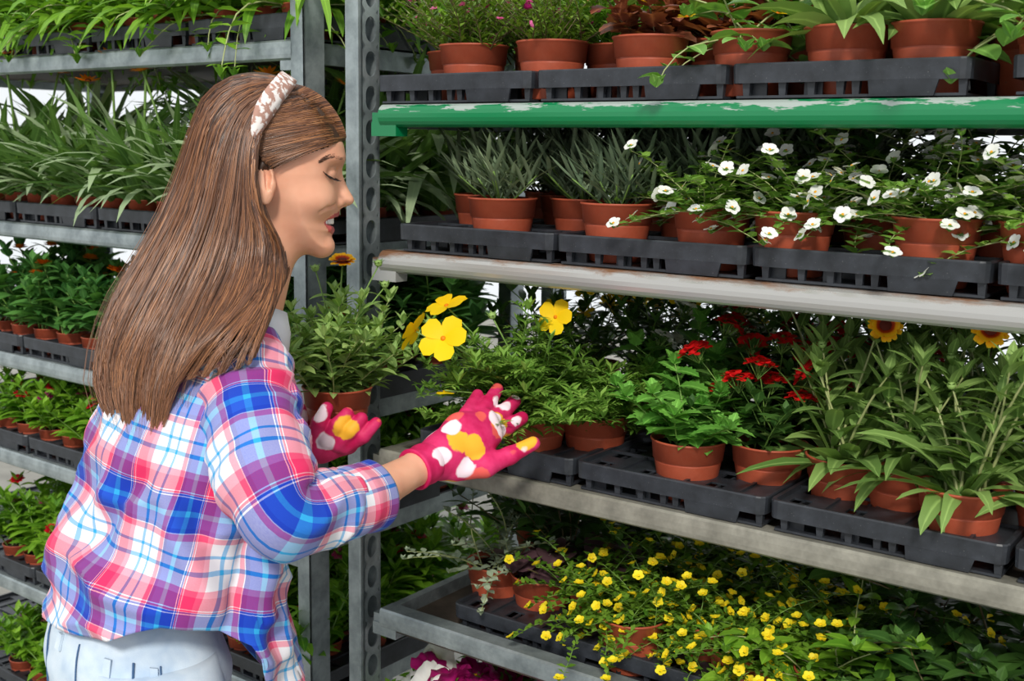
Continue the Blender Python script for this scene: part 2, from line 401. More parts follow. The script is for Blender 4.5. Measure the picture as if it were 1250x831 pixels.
shelf(SR['B'], 'white', 0, 'shelf with glossy white rust-stained front beam on the nearer trolley')
shelf(SR['C'], 'dull', 0, 'shelf with dull grey front lip under the long-leaved plants on the nearer trolley')
shelf(SR['D'], 'galv', 0, 'shelf carrying the tiny yellow flowers, with grey front lip, nearer trolley')
shelf(SR['E'], 'galv', 0, 'lowest visible shelf with white and magenta petunias, nearer trolley')
LN = ['topmost', 'second', 'third', 'fourth', 'fifth', 'lowest']
for i, z in enumerate(SLV):
    shelf(z, 'galv', 1, 'galvanised shelf, %s from the top on the farther trolley' % LN[i] if i else 'galvanised shelf, topmost on the farther trolley')

# ------------------------------------------------------------------ trays
def tray_mesh(W=.276, D=.52, H=.041):
    mb = MB(); th = .003; z0 = .018; r = .012
    def loop(inset, z):
        pts = []
        for cx, cy, a0 in ((W/2-r, D-r, 0), (-W/2+r, D-r, 90), (-W/2+r, r, 180), (W/2-r, r, 270)):
            for k in range(4): a = R(a0+30*k); pts.append((cx+(r-inset)*math.cos(a), cy+(r-inset)*math.sin(a), z))
        return pts
    rings = [loop(.001, z0), loop(0, H-.002), loop(.001, H), loop(.006, H), loop(.007, z0+.002)]
    n = 16; vs = sum(rings, []); fs = [(i*n+k, i*n+(k+1) % n, ((i+1) % 5)*n+(k+1) % n, ((i+1) % 5)*n+k) for i in range(5) for k in range(n)]
    mb.add(vs, fs); rim = mb
    tabs = MB()
    def tab(x0, x1, y, s):
        v = [(x0, y, z0+.001), (x1, y, z0+.001), (x1-.006, y+s*.0035, .001), (x0+.001, y+s*.0035, .001)]
        v2 = [(a, b+s*.003, c) for a, b, c in v]; tabs.add(v+v2, [(0,1,2,3), (7,6,5,4), (0,4,5,1), (1,5,6,2), (2,6,7,3), (3,7,4,0)])
    tab(.028, .105, .0008, 1); back = MB(); front = tabs; tabs = back; 
    v = [(.028, D-.0008, z0+.001), (.105, D-.0008, z0+.001), (.099, D-.004, .001), (.029, D-.004, .001)]; v2 = [(p, q-.003, w_) for p, q, w_ in v]; back.add(v+v2, [(0,1,2,3), (7,6,5,4), (0,4,5,1), (1,5,6,2), (2,6,7,3), (3,7,4,0)])
    lf, rt_ = MB(), MB()
    box(lf, -W/2+.001, -W/2+.004, .16, .34, .001, z0+.002); box(rt_, W/2-.004, W/2-.001, .16, .34, .001, z0+.002)
    posts = MB()
    for x in (-.120, -.075, -.040, -.006, .012, .128):
        for y in (.012, .13, .26, .39, D-.012): frustum(posts, (x-.0035, x+.0035, y-.003, y+.003), (x-.006, x+.006, y-.005, y+.005), .001, H-.006)
    # deck: a plate just under the rim with a few open slots, ribs standing on it
    zt = H-.006; xs = (-W/2+.004, -.122, -.098, -.052, -.030, .045, .068, W/2-.004); ys = (.006, .018, .044, .07, .13, .155, .24, .265, .35, .375, D-.006)
    open_ = {(1,1),(3,1),(5,1),(1,3),(3,3),(1,5),(5,5),(3,7),(5,3)}
    for i in range(len(xs)-1):
        for j in range(len(ys)-1):
            if (i, j) in open_: 
                box(posts, xs[i], xs[i+1], ys[j], ys[j]+.003, .004, zt-.001); box(posts, (xs[i]+xs[i+1])/2-.002, (xs[i]+xs[i+1])/2+.002, ys[j], ys[j+1], zt-.006, zt-.0025)
                continue
            box(posts, xs[i], xs[i+1], ys[j], ys[j+1], zt-.0025, zt)
    for y in (.09, .18, .30, .42): box(posts, -W/2+.006, W/2-.006, y-.002, y+.002, zt, zt+.004)
    for x in (-.075, .02, .095): box(posts, x-.002, x+.002, .008, D-.008, zt, zt+.003)
    box(posts, -W/2+.006, W/2-.006, .008, D-.008, .001, .004)
    return rim, (front, back, lf, rt_), posts
_r, _t, _p = tray_mesh()
TM = (_r.mesh('rim', M['tray'], False), [q.mesh('side_panel', M['tray'], False) for q in _t], _p.mesh('deck', M['tray'], False))
def tray(x, y, z, left, label, group, rz=0):
    loc = rl(x, y, z) if left else Vector((x, y, z)); r = empty('plant_tray', loc, (LA if left else 0)+rz); tag(r, label, 'plant tray', group)
    obj('rim', TM[0], r); [obj('side_panel', q, r) for q in TM[1]]; obj('deck', TM[2], r); return r
ORD = ['first', 'second', 'third', 'fourth', 'fifth', 'sixth', 'seventh', 'eighth', 'ninth', 'tenth', 'eleventh', 'twelfth', 'thirteenth', 'fourteenth']
SN = {'A': 'green-beamed top shelf', 'B': 'white-beamed shelf', 'C': 'waist-high grey shelf', 'D': 'yellow-flower shelf', 'E': 'petunia shelf'}
TX = {'A': (.151, .434, .716, 1.03), 'B': (.192, .472, .752, 1.032), 'C': (.232, .5125, .793, 1.074), 'D': (.27, .545, .82, 1.10), 'E': (.25, .53, .81)}
for k, xs in TX.items():
    for i, x in enumerate(xs):
        tray(x, .004 if k != 'D' else .045, SR[k]+.0005-(.018 if k == 'D' else 0), 0, 'black plastic plant tray, %s from the slotted post on the %s' % (ORD[i], SN[k]), 'black trays on the nearer trolley')
for j, z in enumerate(SLV):
    for i in range(5 if j else 5):
        tray(-.285-.282*i, .004, z+.0005, 1, 'black plastic plant tray, %s from the right on the %s shelf of the farther trolley' % (ORD[i], LN[j]), 'black trays on the farther trolley')

# ------------------------------------------------------------------ pots and plant kinds
def pot_mesh(Rr, H, n):
    mb = MB(); r0 = Rr*.70
    pr = [(.0001, .002), (r0*.9, .002), (r0, 0), (r0*1.02, .002), (Rr*.878, H*.615), (Rr*.880, H*.622), (Rr*.862, H*.632), (Rr*.862, H*.648), (Rr*.915, H*.658), (Rr*.965, H*.955), (Rr*.99, H*.962), (Rr*1.005, H*.985), (Rr*.995, H), (Rr*.955, H), (Rr*.93, H*.9), (Rr*.87, H*.6)]
    lathe(mb, pr, n); me = mb.mesh('flower_pot', M['pot'])
    s = MB(); rng = random.Random(3); rings = 5; vs = [(0, 0, H*.86)]; fs = []
    for i in range(1, rings+1):
        for k in range(n):
            a = 2*PI*k/n; r = Rr*.925*i/rings; vs.append((r*math.cos(a), r*math.sin(a), H*.86+rng.uniform(-1, 1)*H*.035*(i < rings)))
    for k in range(n): fs.append((0, 1+k, 1+(k+1) % n))
    for i in range(rings-1):
        for k in range(n): k2 = (k+1) % n; fs.append((1+i*n+k, 1+(i+1)*n+k, 1+(i+1)*n+k2, 1+i*n+k2))
    s.add(vs, fs)
    return me, s.mesh('soil', M['soil'])
POT = pot_mesh(.0505, .079, 48); SPOT = pot_mesh(.032, .054, 24)
KIND = {}
class Kind: pass
def kind(name, leafm, stemm, variants, desc, flowers=None, food=None):
    """variants: list of (stems MB or None, leaves MB, [flower placements (p, yaw, tilt, index)])"""
    k = Kind(); k.desc = desc; k.v = []; k.fl = flowers or []
    for S, Lf, pl in variants:
        sm = S.mesh('stems', stemm) if S is not None and S.v else None
        k.v.append((sm, Lf.mesh('leaves', leafm), pl))
    KIND[name] = k
def fmesh(mb, mats): return mb.mesh('flower', mats)
def plant(kname, loc, rz, label, group, small=False, var=None, scale=1.0, rng=random, pot=True, flowers=True, potscale=1.0, name=None):
    k = KIND[kname]; v = k.v[(var if var is not None else rng.randrange(len(k.v))) % len(k.v)]
    r = empty(name or 'potted_plant', loc, 0); tag(r, label, 'potted plant', group)
    pm = SPOT if small else POT
    p = obj('flower_pot', pm[0], r); s = obj('soil', pm[1], r)
    p.scale = s.scale = (potscale,)*3
    h = (.054 if small else .079)*potscale
    if v[0]:
        st = obj('stems', v[0], r); st.rotation_euler.z = rz; st.scale = (scale,)*3; st.location.z = h*.8
    lf = obj('leaves', v[1], r); lf.rotation_euler.z = rz; lf.scale = (scale,)*3; lf.location.z = h*.8
    if flowers:
        for (q, yaw, tilt, fi) in v[2]:
            f = obj('flower', k.fl[fi % len(k.fl)], r); q = Vector(q)*scale; q.rotate(Matrix.Rotation(rz, 3, 'Z').to_euler()); f.location = q+Vector((0, 0, h*.8))
            f.rotation_euler = (0, tilt, yaw+rz)
    return r
def seeded(f, n, s0): return [f(random.Random(s0+i)) for i in range(n)]

# gazania-like strappy rosettes (small pots)
def v_(rng):
    Lf = rosette(rng, 60, (.09, .15), .0085, 'strap', (.5, 1.5), (.4, 1.9), .014, 0, 6, .2); S = MB(); pl = []
    if rng.random() < .45:
        a = rng.uniform(0, 6.28); p = (.03*math.cos(a), .03*math.sin(a), rng.uniform(.13, .165)); tube(S, [(0,0,0), (p[0]*.4, p[1]*.4, p[2]*.6), p], .0014, 5); pl.append((p, a, .3, rng.randrange(2)))
    return S, Lf, pl
fo = fmesh(daisy(13, .022, .007, .006, .35, .1, 'lance'), [M['p_orange'], M['c_brown']]); 
fo2 = fmesh(daisy(14, .022, .006, .006, .5, .1, 'lance'), [M['p_magenta'], M['c_yellow']])
kind('gazania', M['l_grey'], M['stem_g'], seeded(v_, 6, 10), 'arching grey-green strappy gazania', [fo, fo2])
# spider-plant-ish light arching for top-left shelf
def v_(rng):
    Lf = rosette(rng, 30, (.08, .15), .010, 'strap', (.3, 1.4), (.8, 2.2), .014, 0, 6, .15); S, L2, tips = bush(rng, 5, (.10, .17), 1.35, 1.5, .012, 0, 6, True, .026, .013, 'ovate', .4, .3, .2, .2, 3)
    b = len(Lf.v); Lf.add(L2.v, L2.f, L2.uv); return S, Lf, []
kind('trailer', M['l_bright'], M['stem_p'], seeded(v_, 4, 20), 'bright green trailing plant')
def v_(rng):
    S, Lf, tips = bush(rng, 9, (.06, .115), .8, .2, .012, 0, 6, True, .045, .017, 'lance', .7, .45, .1, .35, 4)
    pl = [(t_[0], rng.random()*6, rng.uniform(0, .4), 0) for t_ in tips[:1 if rng.random() < .8 else 0]]
    return S, Lf, pl
fm = fmesh(daisy(14, .014, .008, .005, .3, .1, 'petal', 3), [M['p_orange'], M['p_orange']])
kind('marigold', M['l_mari'], M['stem_g'], seeded(v_, 5, 30), 'bushy green-leaved marigold', [fm])
def v_(rng):
    S, Lf, tips = bush(rng, 8, (.05, .10), .8, .1, .012, 0, 6, True, .045, .015, 'lance', .8, .5, .1, .35, 4)
    pl = [(tuple(Vector(t_[0])+Vector((0,0,.004))), rng.random()*6, rng.uniform(0, .5), rng.randrange(3)) for t_ in tips[:rng.choice((1, 1, 2))]]
    return S, Lf, pl
fz = [fmesh(daisy(12, .014, .008, .004, .25, .3, 'petal', 2), [m, M['c_yellow']]) for m in (M['p_pink'], M['p_red'], M['p_magenta'])]
kind('zinnia', M['l_bright'], M['stem_g'], seeded(v_, 5, 40), 'bright green bedding plant', fz)
# blue-grey spiky carnation
def v_(rng):
    S, Lf = MB(), MB()
    for k in range(19):
        a = k*2.4; e = PI/2-1.15*math.sqrt((k+.5)/19); ln = rng.uniform(.05, .088); d = Vector((math.cos(e)*math.cos(a), math.cos(e)*math.sin(a), math.sin(e)))
        pts = [d*ln*i/4+Vector((0, 0, .012*(i/4)**2)) for i in range(5)]; tube(S, pts, .0014, 4)
        for j in range(7):
            for s in (0, PI):
                t_ = .25+.75*(j+.5)/7; p = d*ln*t_+Vector((0, 0, .012*t_*t_))
                yy = a+j*1.57+s; el = rng.uniform(.55, 1.15)*(.75+.25*math.sin(e)) 
                leaf(Lf, tuple(p), yy*.55+a*.45 if j > 3 else yy, el, rng.uniform(.045, .066), .0062, rng.uniform(-.35, .5), 'strap', 4, .35, 0)
    return S, Lf, []
kind('carnation', M['l_spike'], M['stem_g'], seeded(v_, 4, 50), 'spiky blue-grey carnation')
def v_(rng):
    S, Lf, tips = bush(rng, 46, (.07, .125), 1.05, .15, .025, 0, 12, True, .015, .0055, 'lance', .4, .5, .1, .2, 2, sr=.0009)
    pl = []
    for t_ in tips:
        for q in range(1):
            if rng.random() < .5: pl.append((tuple(Vector(t_[0])+Vector((rng.uniform(-.006, .006), rng.uniform(-.006, .006), -.004))), rng.random()*6, rng.uniform(.2, 1.2), rng.randrange(2)))
    return S, Lf, pl
fc = [fmesh(daisy(5, .0055, .005, .0014, .5, .1, 'round'), [m, M['c_brown']]) for m in (M['p_pink'], M['p_magenta'])]
kind('cuphea', M['l_cup'], M['stem_b'], seeded(v_, 3, 60), 'pink-flecked fine-leaved false heather', fc)
def v_(rng): 
    S, Lf, tips = bush(rng, 30, (.07, .12), 1.0, .1, .02, 0, 9, True, .024, .0065, 'lance', .4, .6, .1, .2, 2, sr=.0009); return S, Lf, []
kind('greenbush', M['l_bright'], M['stem_g'], seeded(v_, 3, 65), 'fresh green fine-leaved bush')
def v_(rng): 
    S, Lf, tips = bush(rng, 8, (.04, .09), .9, .2, .012, 0, 5, True, .045, .029, 'ovate', .9, .4, .1, .3, 8, serr=.12); return S, Lf, []
kind('coleus', M['l_coleus'], M['stem_b'], seeded(v_, 2, 70), 'red-brown broad-leaved coleus')
def v_(rng):
    S, Lf, tips = bush(rng, 13, (.08, .16), 1.5, 1.3, .02, 0, 5, False, .034, .024, 'ovate', .5, .1, .1, .1, 5, sr=.0014, jitter=.7)
    pl = [(t_[0], rng.random()*6, rng.uniform(.2, 1), 0) for t_ in tips[::2]]; return S, Lf, pl
fv = fmesh(daisy(7, .010, .006, .003, .35, .2), [M['p_yellow'], M['p_orange']])
kind('vine', M['l_vine'], M['stem_p'], seeded(v_, 3, 80), 'trailing yellow-flowered vine', [fv])
def v_(rng):
    Lf = rosette(rng, 26, (.08, .14), .026, 'lance', (.2, 1.4), (.4, 1.8), .016, 0, 6, .2); return None, Lf, []
kind('dock', M['l_gail'], M['stem_g'], seeded(v_, 3, 90), 'broad strap-leaved green plant')
def v_(rng):
    S, Lf, tips = bush(rng, 36, (.06, .15), 1.45, .8, .026, 0, 9, True, .018, .013, 'ovate', .3, .3, .12, .15, 4, serr=.12, sr=.0009, jitter=.6)
    pl = [(tuple(Vector(t_[0])+Vector((0,0,.006))), t_[1]+rng.uniform(-.5, .5), rng.uniform(.3, 1.3), 0) for t_ in tips if rng.random() < .7]
    for t_ in tips:
        if rng.random() < .45: pl.append((tuple(Vector(t_[0])*.75+Vector((rng.uniform(-.01,.01), rng.uniform(-.01,.01), .018))), rng.random()*6, rng.uniform(.1, 1), 0))
    return S, Lf, pl
fb = fmesh(daisy(5, .0092, .0095, .0018, .2, .2, 'round'), [M['p_white'], M['c_yellow']])
kind('bacopa', M['l_bacopa'], M['stem_p'], seeded(v_, 5, 100), 'white-flowered trailing bacopa', [fb])
def v_(rng):
    S, Lf, tips = bush(rng, 24, (.07, .13), 1.35, .5, .02, 0, 7, True, .040, .012, 'lance', .5, .35, .12, .25, 3, sr=.001, kind='pinnate', tip=False, jitter=.6); return S, Lf, []
kind('bidens', M['l_bidens'], M['stem_g'], seeded(v_, 3, 110), 'feathery-leaved bidens')
def v_(rng):
    S, Lf, tips = bush(rng, 14, (.06, .125), .95, .2, .018, 0, 5, True, .048, .029, 'ovate', .6, .35, .12, .35, 11, serr=.2, sr=.0016); return S, Lf, []
kind('toothed', M['l_serr'], M['stem_g'], seeded(v_, 3, 120), 'broad toothed-leaved green bush')
def v_(rng):
    S, Lf = MB(), rosette(rng, 26, (.09, .15), .022, 'lance', (.15, 1.45), (.3, 1.8), .018, 0, 6, .22, .08)
    S2, L2, tips = bush(rng, 11, (.11, .18), .55, .1, .018, 0, 7, False, .065, .018, 'lance', .8, .7, .1, .3, 5, sr=.0022); Lf.add(L2.v, L2.f, L2.uv)
    pl = [(t_[0], 0, rng.uniform(0, .3), 0) for t_ in tips[:3]]
    return S2, Lf, pl
bud = MB(); lathe(bud, [(.0001, -.004), (.004, -.003), (.006, .001), (.004, .005), (.0001, .006)], 8)
for k in range(8): leaf(bud, (0,0,0), k*.785, .3, .012, .004, -.6, 'lance', 3)
budm = bud.mesh('bud', M['l_gail'])
kind('blanket', M['l_gail'], M['stem_p'], seeded(v_, 5, 130), 'tall downy long-leaved blanket flower', [budm])
def v_(rng):
    S, Lf, tips = bush(rng, 14, (.08, .14), .9, .2, .018, 0, 6, True, .038, .015, 'ovate', .6, .4, .1, .3, 4)
    pl = [(t_[0], rng.random()*6, rng.uniform(0, .8), 0) for t_ in tips[:8]]; return S, Lf, pl
for nm, mt, ds in (('verb_red', 'p_red', 'crimson-headed dark-leaved verbena'), ('verb_white', 'p_white', 'white-headed dark-leaved verbena'), ('verb_scarlet', 'p_scarlet', 'scarlet-headed dark-leaved verbena')):
    kind(nm, M['l_dark'], M['stem_g'], seeded(v_, 3, 140), ds, [fmesh(cluster(random.Random(5), 14, .019, .009, .009), [M[mt], M['stem_g']])])
def v_(rng): 
    S, Lf, tips = bush(rng, 16, (.09, .15), .8, .2, .018, 0, 7, True, .036, .011, 'lance', .6, .4, .1, .3, 4); 
    pl = [(t_[0], rng.uniform(-2.4, -.6), rng.uniform(.3, 1.2), 0) for t_ in tips[:10]]; return S, Lf, pl
kind('yellowback', M['l_dark'], M['stem_g'], seeded(v_, 3, 150), 'golden-flowered dark-leaved plant', [fmesh(daisy(6, .02, .012, .004, .2, .3), [M['p_yellow'], M['c_yellow']])])
def v_(rng):
    S, Lf, tips = bush(rng, 64, (.05, .135), 1.5, 1.15, .035, 0, 13, True, .0115, .007, 'ovate', .3, .4, .12, .1, 2, sr=.0007, jitter=.8)
    pl = [(tuple(Vector(t_[0])+Vector((0,0,.004))), t_[1], rng.uniform(.1, 1.2), 0) for t_ in tips ]+[(tuple(Vector(t_[0])*.7+Vector((0,0,.022))), t_[1], rng.uniform(.1, 1.0), 0) for t_ in tips[::4]]; return S, Lf, pl
fme = fmesh(daisy(5, .0068, .0068, .0018, .45, .2, 'round'), [M['p_lemon'], M['p_yellow']])
kind('mecardonia', M['l_mec'], M['stem_g'], seeded(v_, 5, 160), 'tiny-yellow-flowered leafy mat plant', [fme])
def v_(rng):
    S, Lf, tips = bush(rng, 7, (.03, .06), 1.1, .5, .012, 0, 2, False, .048, .046, 'heart', .5, -.1, .5, 0, 6, sr=.0014, fold=.3, tip=False); return S, Lf, []
kind('ipomoea', M['l_purple'], M['stem_b'], seeded(v_, 3, 170), 'purple heart-leaved vine')
def v_(rng):
    S, Lf, tips = bush(rng, 16, (.09, .17), 1.5, .9, .025, 0, 6, True, .034, .018, 'ovate', .5, .3, .1, .15, 4, sr=.0012, jitter=.7); return S, Lf, []
kind('creeper', M['l_dark'], M['stem_b'], seeded(v_, 4, 180), 'sprawling oval-leaved green creeper')
kind('creeper_bright', M['l_bright'], M['stem_p'], seeded(v_, 3, 190), 'sprawling light green oval-leaved creeper')
def v_(rng):
    S, Lf, tips = bush(rng, 22, (.07, .13), 1.4, .6, .02, 0, 8, True, .013, .008, 'ovate', .3, .3, .1, .1, 3, sr=.0012, jitter=.7); return S, Lf, []
kind('silver', M['l_silver'], M['stem_p'], seeded(v_, 3, 200), 'small silvery-leaved trailing plant')
def v_(rng): 
    S, Lf, tips = bush(rng, 14, (.07, .15), 1.0, .2, .018, 0, 6, True, .05, .014, 'lance', .6, .4, .1, .3, 4); return S, Lf, []
kind('darkbush', M['l_dark'], M['stem_b'], seeded(v_, 4, 210), 'deep green shrubby plant')
def petunia(mt):
    mb = MB(); n = 40; vs = []; rr = [.003, .006, .014, .028, .036]; zz = [-.02, -.004, .004, .006, .002]
    for i, (r, z) in enumerate(zip(rr, zz)):
        for k in range(n): a = 2*PI*k/n; q = 1+(.09*math.cos(5*a)+.03*math.sin(11*a))*i/4; vs.append((r*q*math.cos(a), r*q*math.sin(a), z+.003*math.sin(9*a)*(i > 2)))
    mb.add(vs, [(i*n+k, i*n+(k+1) % n, (i+1)*n+(k+1) % n, (i+1)*n+k) for i in range(4) for k in range(n)]); 
    lathe(mb, [(.0001, .0), (.003, -.003), (.004, -.01)], 8, (0, 0, 0), 1); return fmesh(mb, [mt, M['c_yellow']])
def v_(rng):
    S, Lf, tips = bush(rng, 12, (.05, .10), 1.1, .3, .018, 0, 5, True, .04, .022, 'ovate', .6, .4, .1, .3, 4)
    pl = [(tuple(Vector(t_[0])+Vector((0, 0, .012))), -1.57+rng.uniform(-.7, .7), rng.uniform(.4, 1.1), 0) for t_ in tips[:7]]; return S, Lf, pl
kind('petunia_w', M['l_bright'], M['stem_g'], seeded(v_, 2, 220), 'white trumpet-flowered petunia', [petunia(M['p_white'])])
kind('petunia_m', M['l_bright'], M['stem_g'], seeded(v_, 3, 230), 'magenta trumpet-flowered petunia', [petunia(M['p_magenta'])])

# ------------------------------------------------------------------ placing the plants
prng = random.Random(77)
ROWN = ['front row', 'second row', 'third row', 'fourth row', 'fifth row', 'back row']
count = {}
def put(kn, x, y, shelf_key, row, sc=1.0, var=None, rz=None, extra='', flowers=True):
    key = (shelf_key, row, KIND[kn].desc); count[key] = count.get(key, 0)+1
    lab = '%s, %s from post, %s, %s' % (KIND[kn].desc, ORD[count[key]-1], ROWN[row], SN[shelf_key])
    return plant(kn, Vector((x, y, SR[shelf_key]+.0045-(.018 if shelf_key == 'D' else 0))), prng.uniform(0, 6.28) if rz is None else rz, lab, KIND[kn].desc+' in terracotta pots on the nearer trolley', False, var, sc, prng, flowers=flowers)
lay = {
 'A': [[('cuphea', .145), ('cuphea', .281), ('coleus', .434), ('vine', .575), ('dock', .695), ('dock', .795), ('vine', .93)],
       [('cuphea', .05), ('cuphea', .215), ('greenbush', .335), ('coleus', .494), ('vine', .61), ('dock', .77), ('vine', .88)],
       [('cuphea', .145), ('greenbush', .281), ('greenbush', .42), ('darkbush', .56), ('dock', .70), ('dock', .83)],
       [('darkbush', .08), ('greenbush', .24), ('darkbush', .40), ('darkbush', .55), ('darkbush', .7)]],
 'B': [[('carnation', .20), ('carnation', .392), ('bacopa', .532), ('bacopa', .643), ('bacopa', .813), ('bacopa', .93)],
       [('carnation', .105), ('carnation', .285), ('carnation', .46), ('bacopa', .60), ('bacopa', .72), ('bacopa', .87)],
       [('carnation', .20), ('carnation', .36), ('carnation', .52), ('darkbush', .66), ('bacopa', .80)],
       [('darkbush', .10), ('carnation', .28), ('carnation', .44), ('carnation', .60), ('darkbush', .76)],
       [('darkbush', .2), ('carnation', .5)]],
 'C': [[('toothed', .512), ('blanket', .864)],
       [('bidens', .338), ('verb_scarlet', .606), ('blanket', .709), ('blanket', .785), ('blanket', .96)],
       [('darkbush', .16), ('toothed', .43), ('verb_scarlet', .55), ('blanket', .68), ('blanket', .84)],
       [('yellowback', .30), ('verb_white', .42), ('verb_red', .55), ('verb_red', .66), ('darkbush', .80)],
       [('yellowback', .12), ('yellowback', .24), ('yellowback', .36), ('darkbush', .50), ('darkbush', .64)]],
 'D': [[('mecardonia', .425), ('mecardonia', .60), ('creeper_bright', .72), ('creeper', .85)],
       [('silver', .145), ('ipomoea', .232), ('mecardonia', .34), ('mecardonia', .52), ('mecardonia', .67), ('creeper', .79), ('creeper', .93)],
       [('darkbush', .20), ('ipomoea', .32), ('mecardonia', .44), ('mecardonia', .60), ('mecardonia', .73), ('creeper', .86)],
       [('darkbush', .10), ('darkbush', .26), ('mecardonia', .40), ('mecardonia', .54), ('creeper', .68), ('creeper', .82)],
       ],
 'E': [[('petunia_w', .06), ('petunia_m', .17), ('petunia_m', .28), ('petunia_m', .40)],
       [('petunia_m', .12), ('petunia_m', .24), ('darkbush', .38)]]}
RY = [.068, .155, .25, .35, .46]
for sk, rows in lay.items():
    for ri, row in enumerate(rows):
        for kn, x in row:
            y = RY[ri]
            big = (1.0, 1.08, 1.3, 1.45, 1.5)[ri]*({'A': 1.15, 'D': 1.15}.get(sk, 1.0))
            if sk == 'C' and ri == 1: y = .115
            if sk == 'D': y += .022 if ri == 0 else -.01
            put(kn, x, y, sk, ri, prng.uniform(.95, 1.1)*big)
LK = ['trailer', 'gazania', 'marigold', 'zinnia', 'zinnia', 'zinnia']
for j, z in enumerate(SLV):
    for ri, y in enumerate((.05, .125, .20, .29, .38, .47)):
        xs = [-.19-.0852*i-(ri % 2)*.04 for i in range(12)]
        if j == 5 and ri > 2: continue
        for i, x in enumerate(xs):
            p = rl(x, y, z+.0045); q = proj(p+Vector((0, 0, .08)))
            if ri > 0 and 130 < q[0] < 325 and q[1] > 150: continue
            if q[1] > 900 or q[0] < -60: continue
            kn = LK[j]
            lab = 'small potted %s, %s from right, %s, %s shelf, farther trolley' % (KIND[kn].desc, ORD[i], ROWN[ri], LN[j])
            plant(kn, p, prng.uniform(0, 6.28), lab, KIND[kn].desc+' in small pots on the farther trolley', True, None, prng.uniform(.9, 1.15)*(1.5, 1.65, 1.45, 1.25, 1.5, 1.5)[j]*((1.5 if j in (1, 2) else 1.25) if ri > 2 else 1), prng, name='small_potted_plant')
# ------------------------------------------------------------------ the person
nprng = np.random.RandomState(5)
t = NT('skin'); co = t.coord(); n1 = t.noise(22, 3, .5, co); n2 = t.noise(700, 2, .5, co)
t.set(t.ramp(n1, [(.3, srgb(222,158,128)), (.7, srgb(236,178,148))]), .42, 0, .4); t.b.inputs['Subsurface Weight'].default_value = .12
t.b.inputs['Subsurface Radius'].default_value = (.012, .005, .003); t.b.inputs['Subsurface Scale'].default_value = 1; t.bump(n2, .06, .0005); M['skin'] = t.m
M['lips'] = simple('lips', srgb(196,92,92), .32, 0, .5, .06)
M['teeth'] = simple('teeth', srgb(244,242,236), .25, 0, .5, .01)
M['lash'] = simple('lash_hair', srgb(38,26,22), .6)
M['brow'] = simple('brow_hair', srgb(92,62,46), .6)
t = NT('brown_hair'); g = t.n('ShaderNodeNewGeometry'); uv = t.n('ShaderNodeUVMap').outputs[0]; sp = t.n('ShaderNodeSeparateXYZ'); t.l(uv, sp.inputs[0])
c = t.ramp(g.outputs['Random Per Island'], [(0, srgb(44,24,14)), (.35, srgb(86,50,30)), (.7, srgb(122,76,46)), (1, srgb(172,118,76))])
c = t.mix(t.math('MULTIPLY', sp.outputs[1], .3), c, srgb(140,92,56)); t.set(c, .36, 0, .55); t.b.inputs['Anisotropic'].default_value = .3; M['hair'] = t.m
t = NT('hair_mass'); uv = t.n('ShaderNodeUVMap').outputs[0]; mp = t.n('ShaderNodeMapping'); mp.inputs['Scale'].default_value = (90, 2.2, 1); t.l(uv, mp.inputs[0]); n1 = t.noise(1, 4, .6, mp.outputs[0])
t.set(t.ramp(n1, [(.3, srgb(38,25,18)), (.7, srgb(84,56,38))]), .5, 0, .4); M['hair_mass'] = t.m
# plaid
t = NT('plaid_cotton'); uv = t.n('ShaderNodeUVMap').outputs[0]; sp = t.n('ShaderNodeSeparateXYZ'); t.l(uv, sp.inputs[0])
Wc, Cc, Rc, R2, Bc, B2 = (.80,.78,.82,1), (.03,.36,.70,1), (.70,.03,.12,1), (.80,.16,.26,1), (.008,.04,.40,1), (.015,.08,.52,1)
seq = [(0, Wc), (.03, Cc), (.07, Wc), (.19, R2), (.25, Rc), (.37, Wc), (.376, Rc), (.392, Wc), (.398, Bc), (.414, Wc), (.42, Bc), (.54, Cc), (.59, B2), (.69, Bc), (.73, Wc), (.736, R2), (.79, Wc), (.91, Cc), (.935, Wc)]
def thread(k): 
    f = t.math('FRACT', t.math('DIVIDE', sp.outputs[k], .122)); return t.ramp(f, seq, 'CONSTANT')
a, b = thread(0), thread(1)
ck = t.n('ShaderNodeMapping'); t.l(uv, ck.inputs[0])
wv = t.noise(900, 1, .5, uv)
mixf = t.math('ADD', .5, t.math('MULTIPLY', t.math('SUBTRACT', wv, .5), .25))
c = t.mix(.38, t.mix(mixf, a, b), t.mix(1, a, b, 'DARKEN')); t.set(c, .8, 0, .15); t.bump(wv, .12, .0006); t.b.inputs['Sheen Weight'].default_value = .1; M['plaid'] = t.m
M['cotton_white'] = simple('white_cotton', srgb(226,228,234), .85, 0, .1, .03)
t = NT('pale_denim'); co = t.coord(); n1 = t.noise(9, 4, .6, co); n2 = t.noise(900, 2, .5, co)
c = t.ramp(n1, [(.28, srgb(150,176,206)), (.5, srgb(206,220,232)), (.65, srgb(226,234,240))]); c = t.mix(t.math('MULTIPLY', n2, .25), c, srgb(120,146,176)); t.set(c, .85, 0, .1); t.bump(n2, .2, .0008); M['denim'] = t.m
M['denim_seam'] = simple('denim_seam', srgb(70,98,134), .85, 0, .1)
M['leather'] = simple('brown_leather', srgb(140,110,92), .7)
M['shoe'] = simple('white_canvas', srgb(220,220,216), .8)
t = NT('lace_band'); co = t.coord(); vo = t.n('ShaderNodeTexVoronoi'); vo.inputs['Scale'].default_value = 110; t.l(co, vo.inputs[0]); n1 = t.noise(90, 3, .6, co, 1.5)
t.set(t.ramp(t.math('ADD', t.math('MULTIPLY', vo.outputs[0], .5), t.math('MULTIPLY', n1, .6)), [(.5, srgb(240,232,228)), (.58, srgb(178,138,124))]), .7, 0, .2); M['lace'] = t.m
t = NT('floral_glove'); co = t.coord()
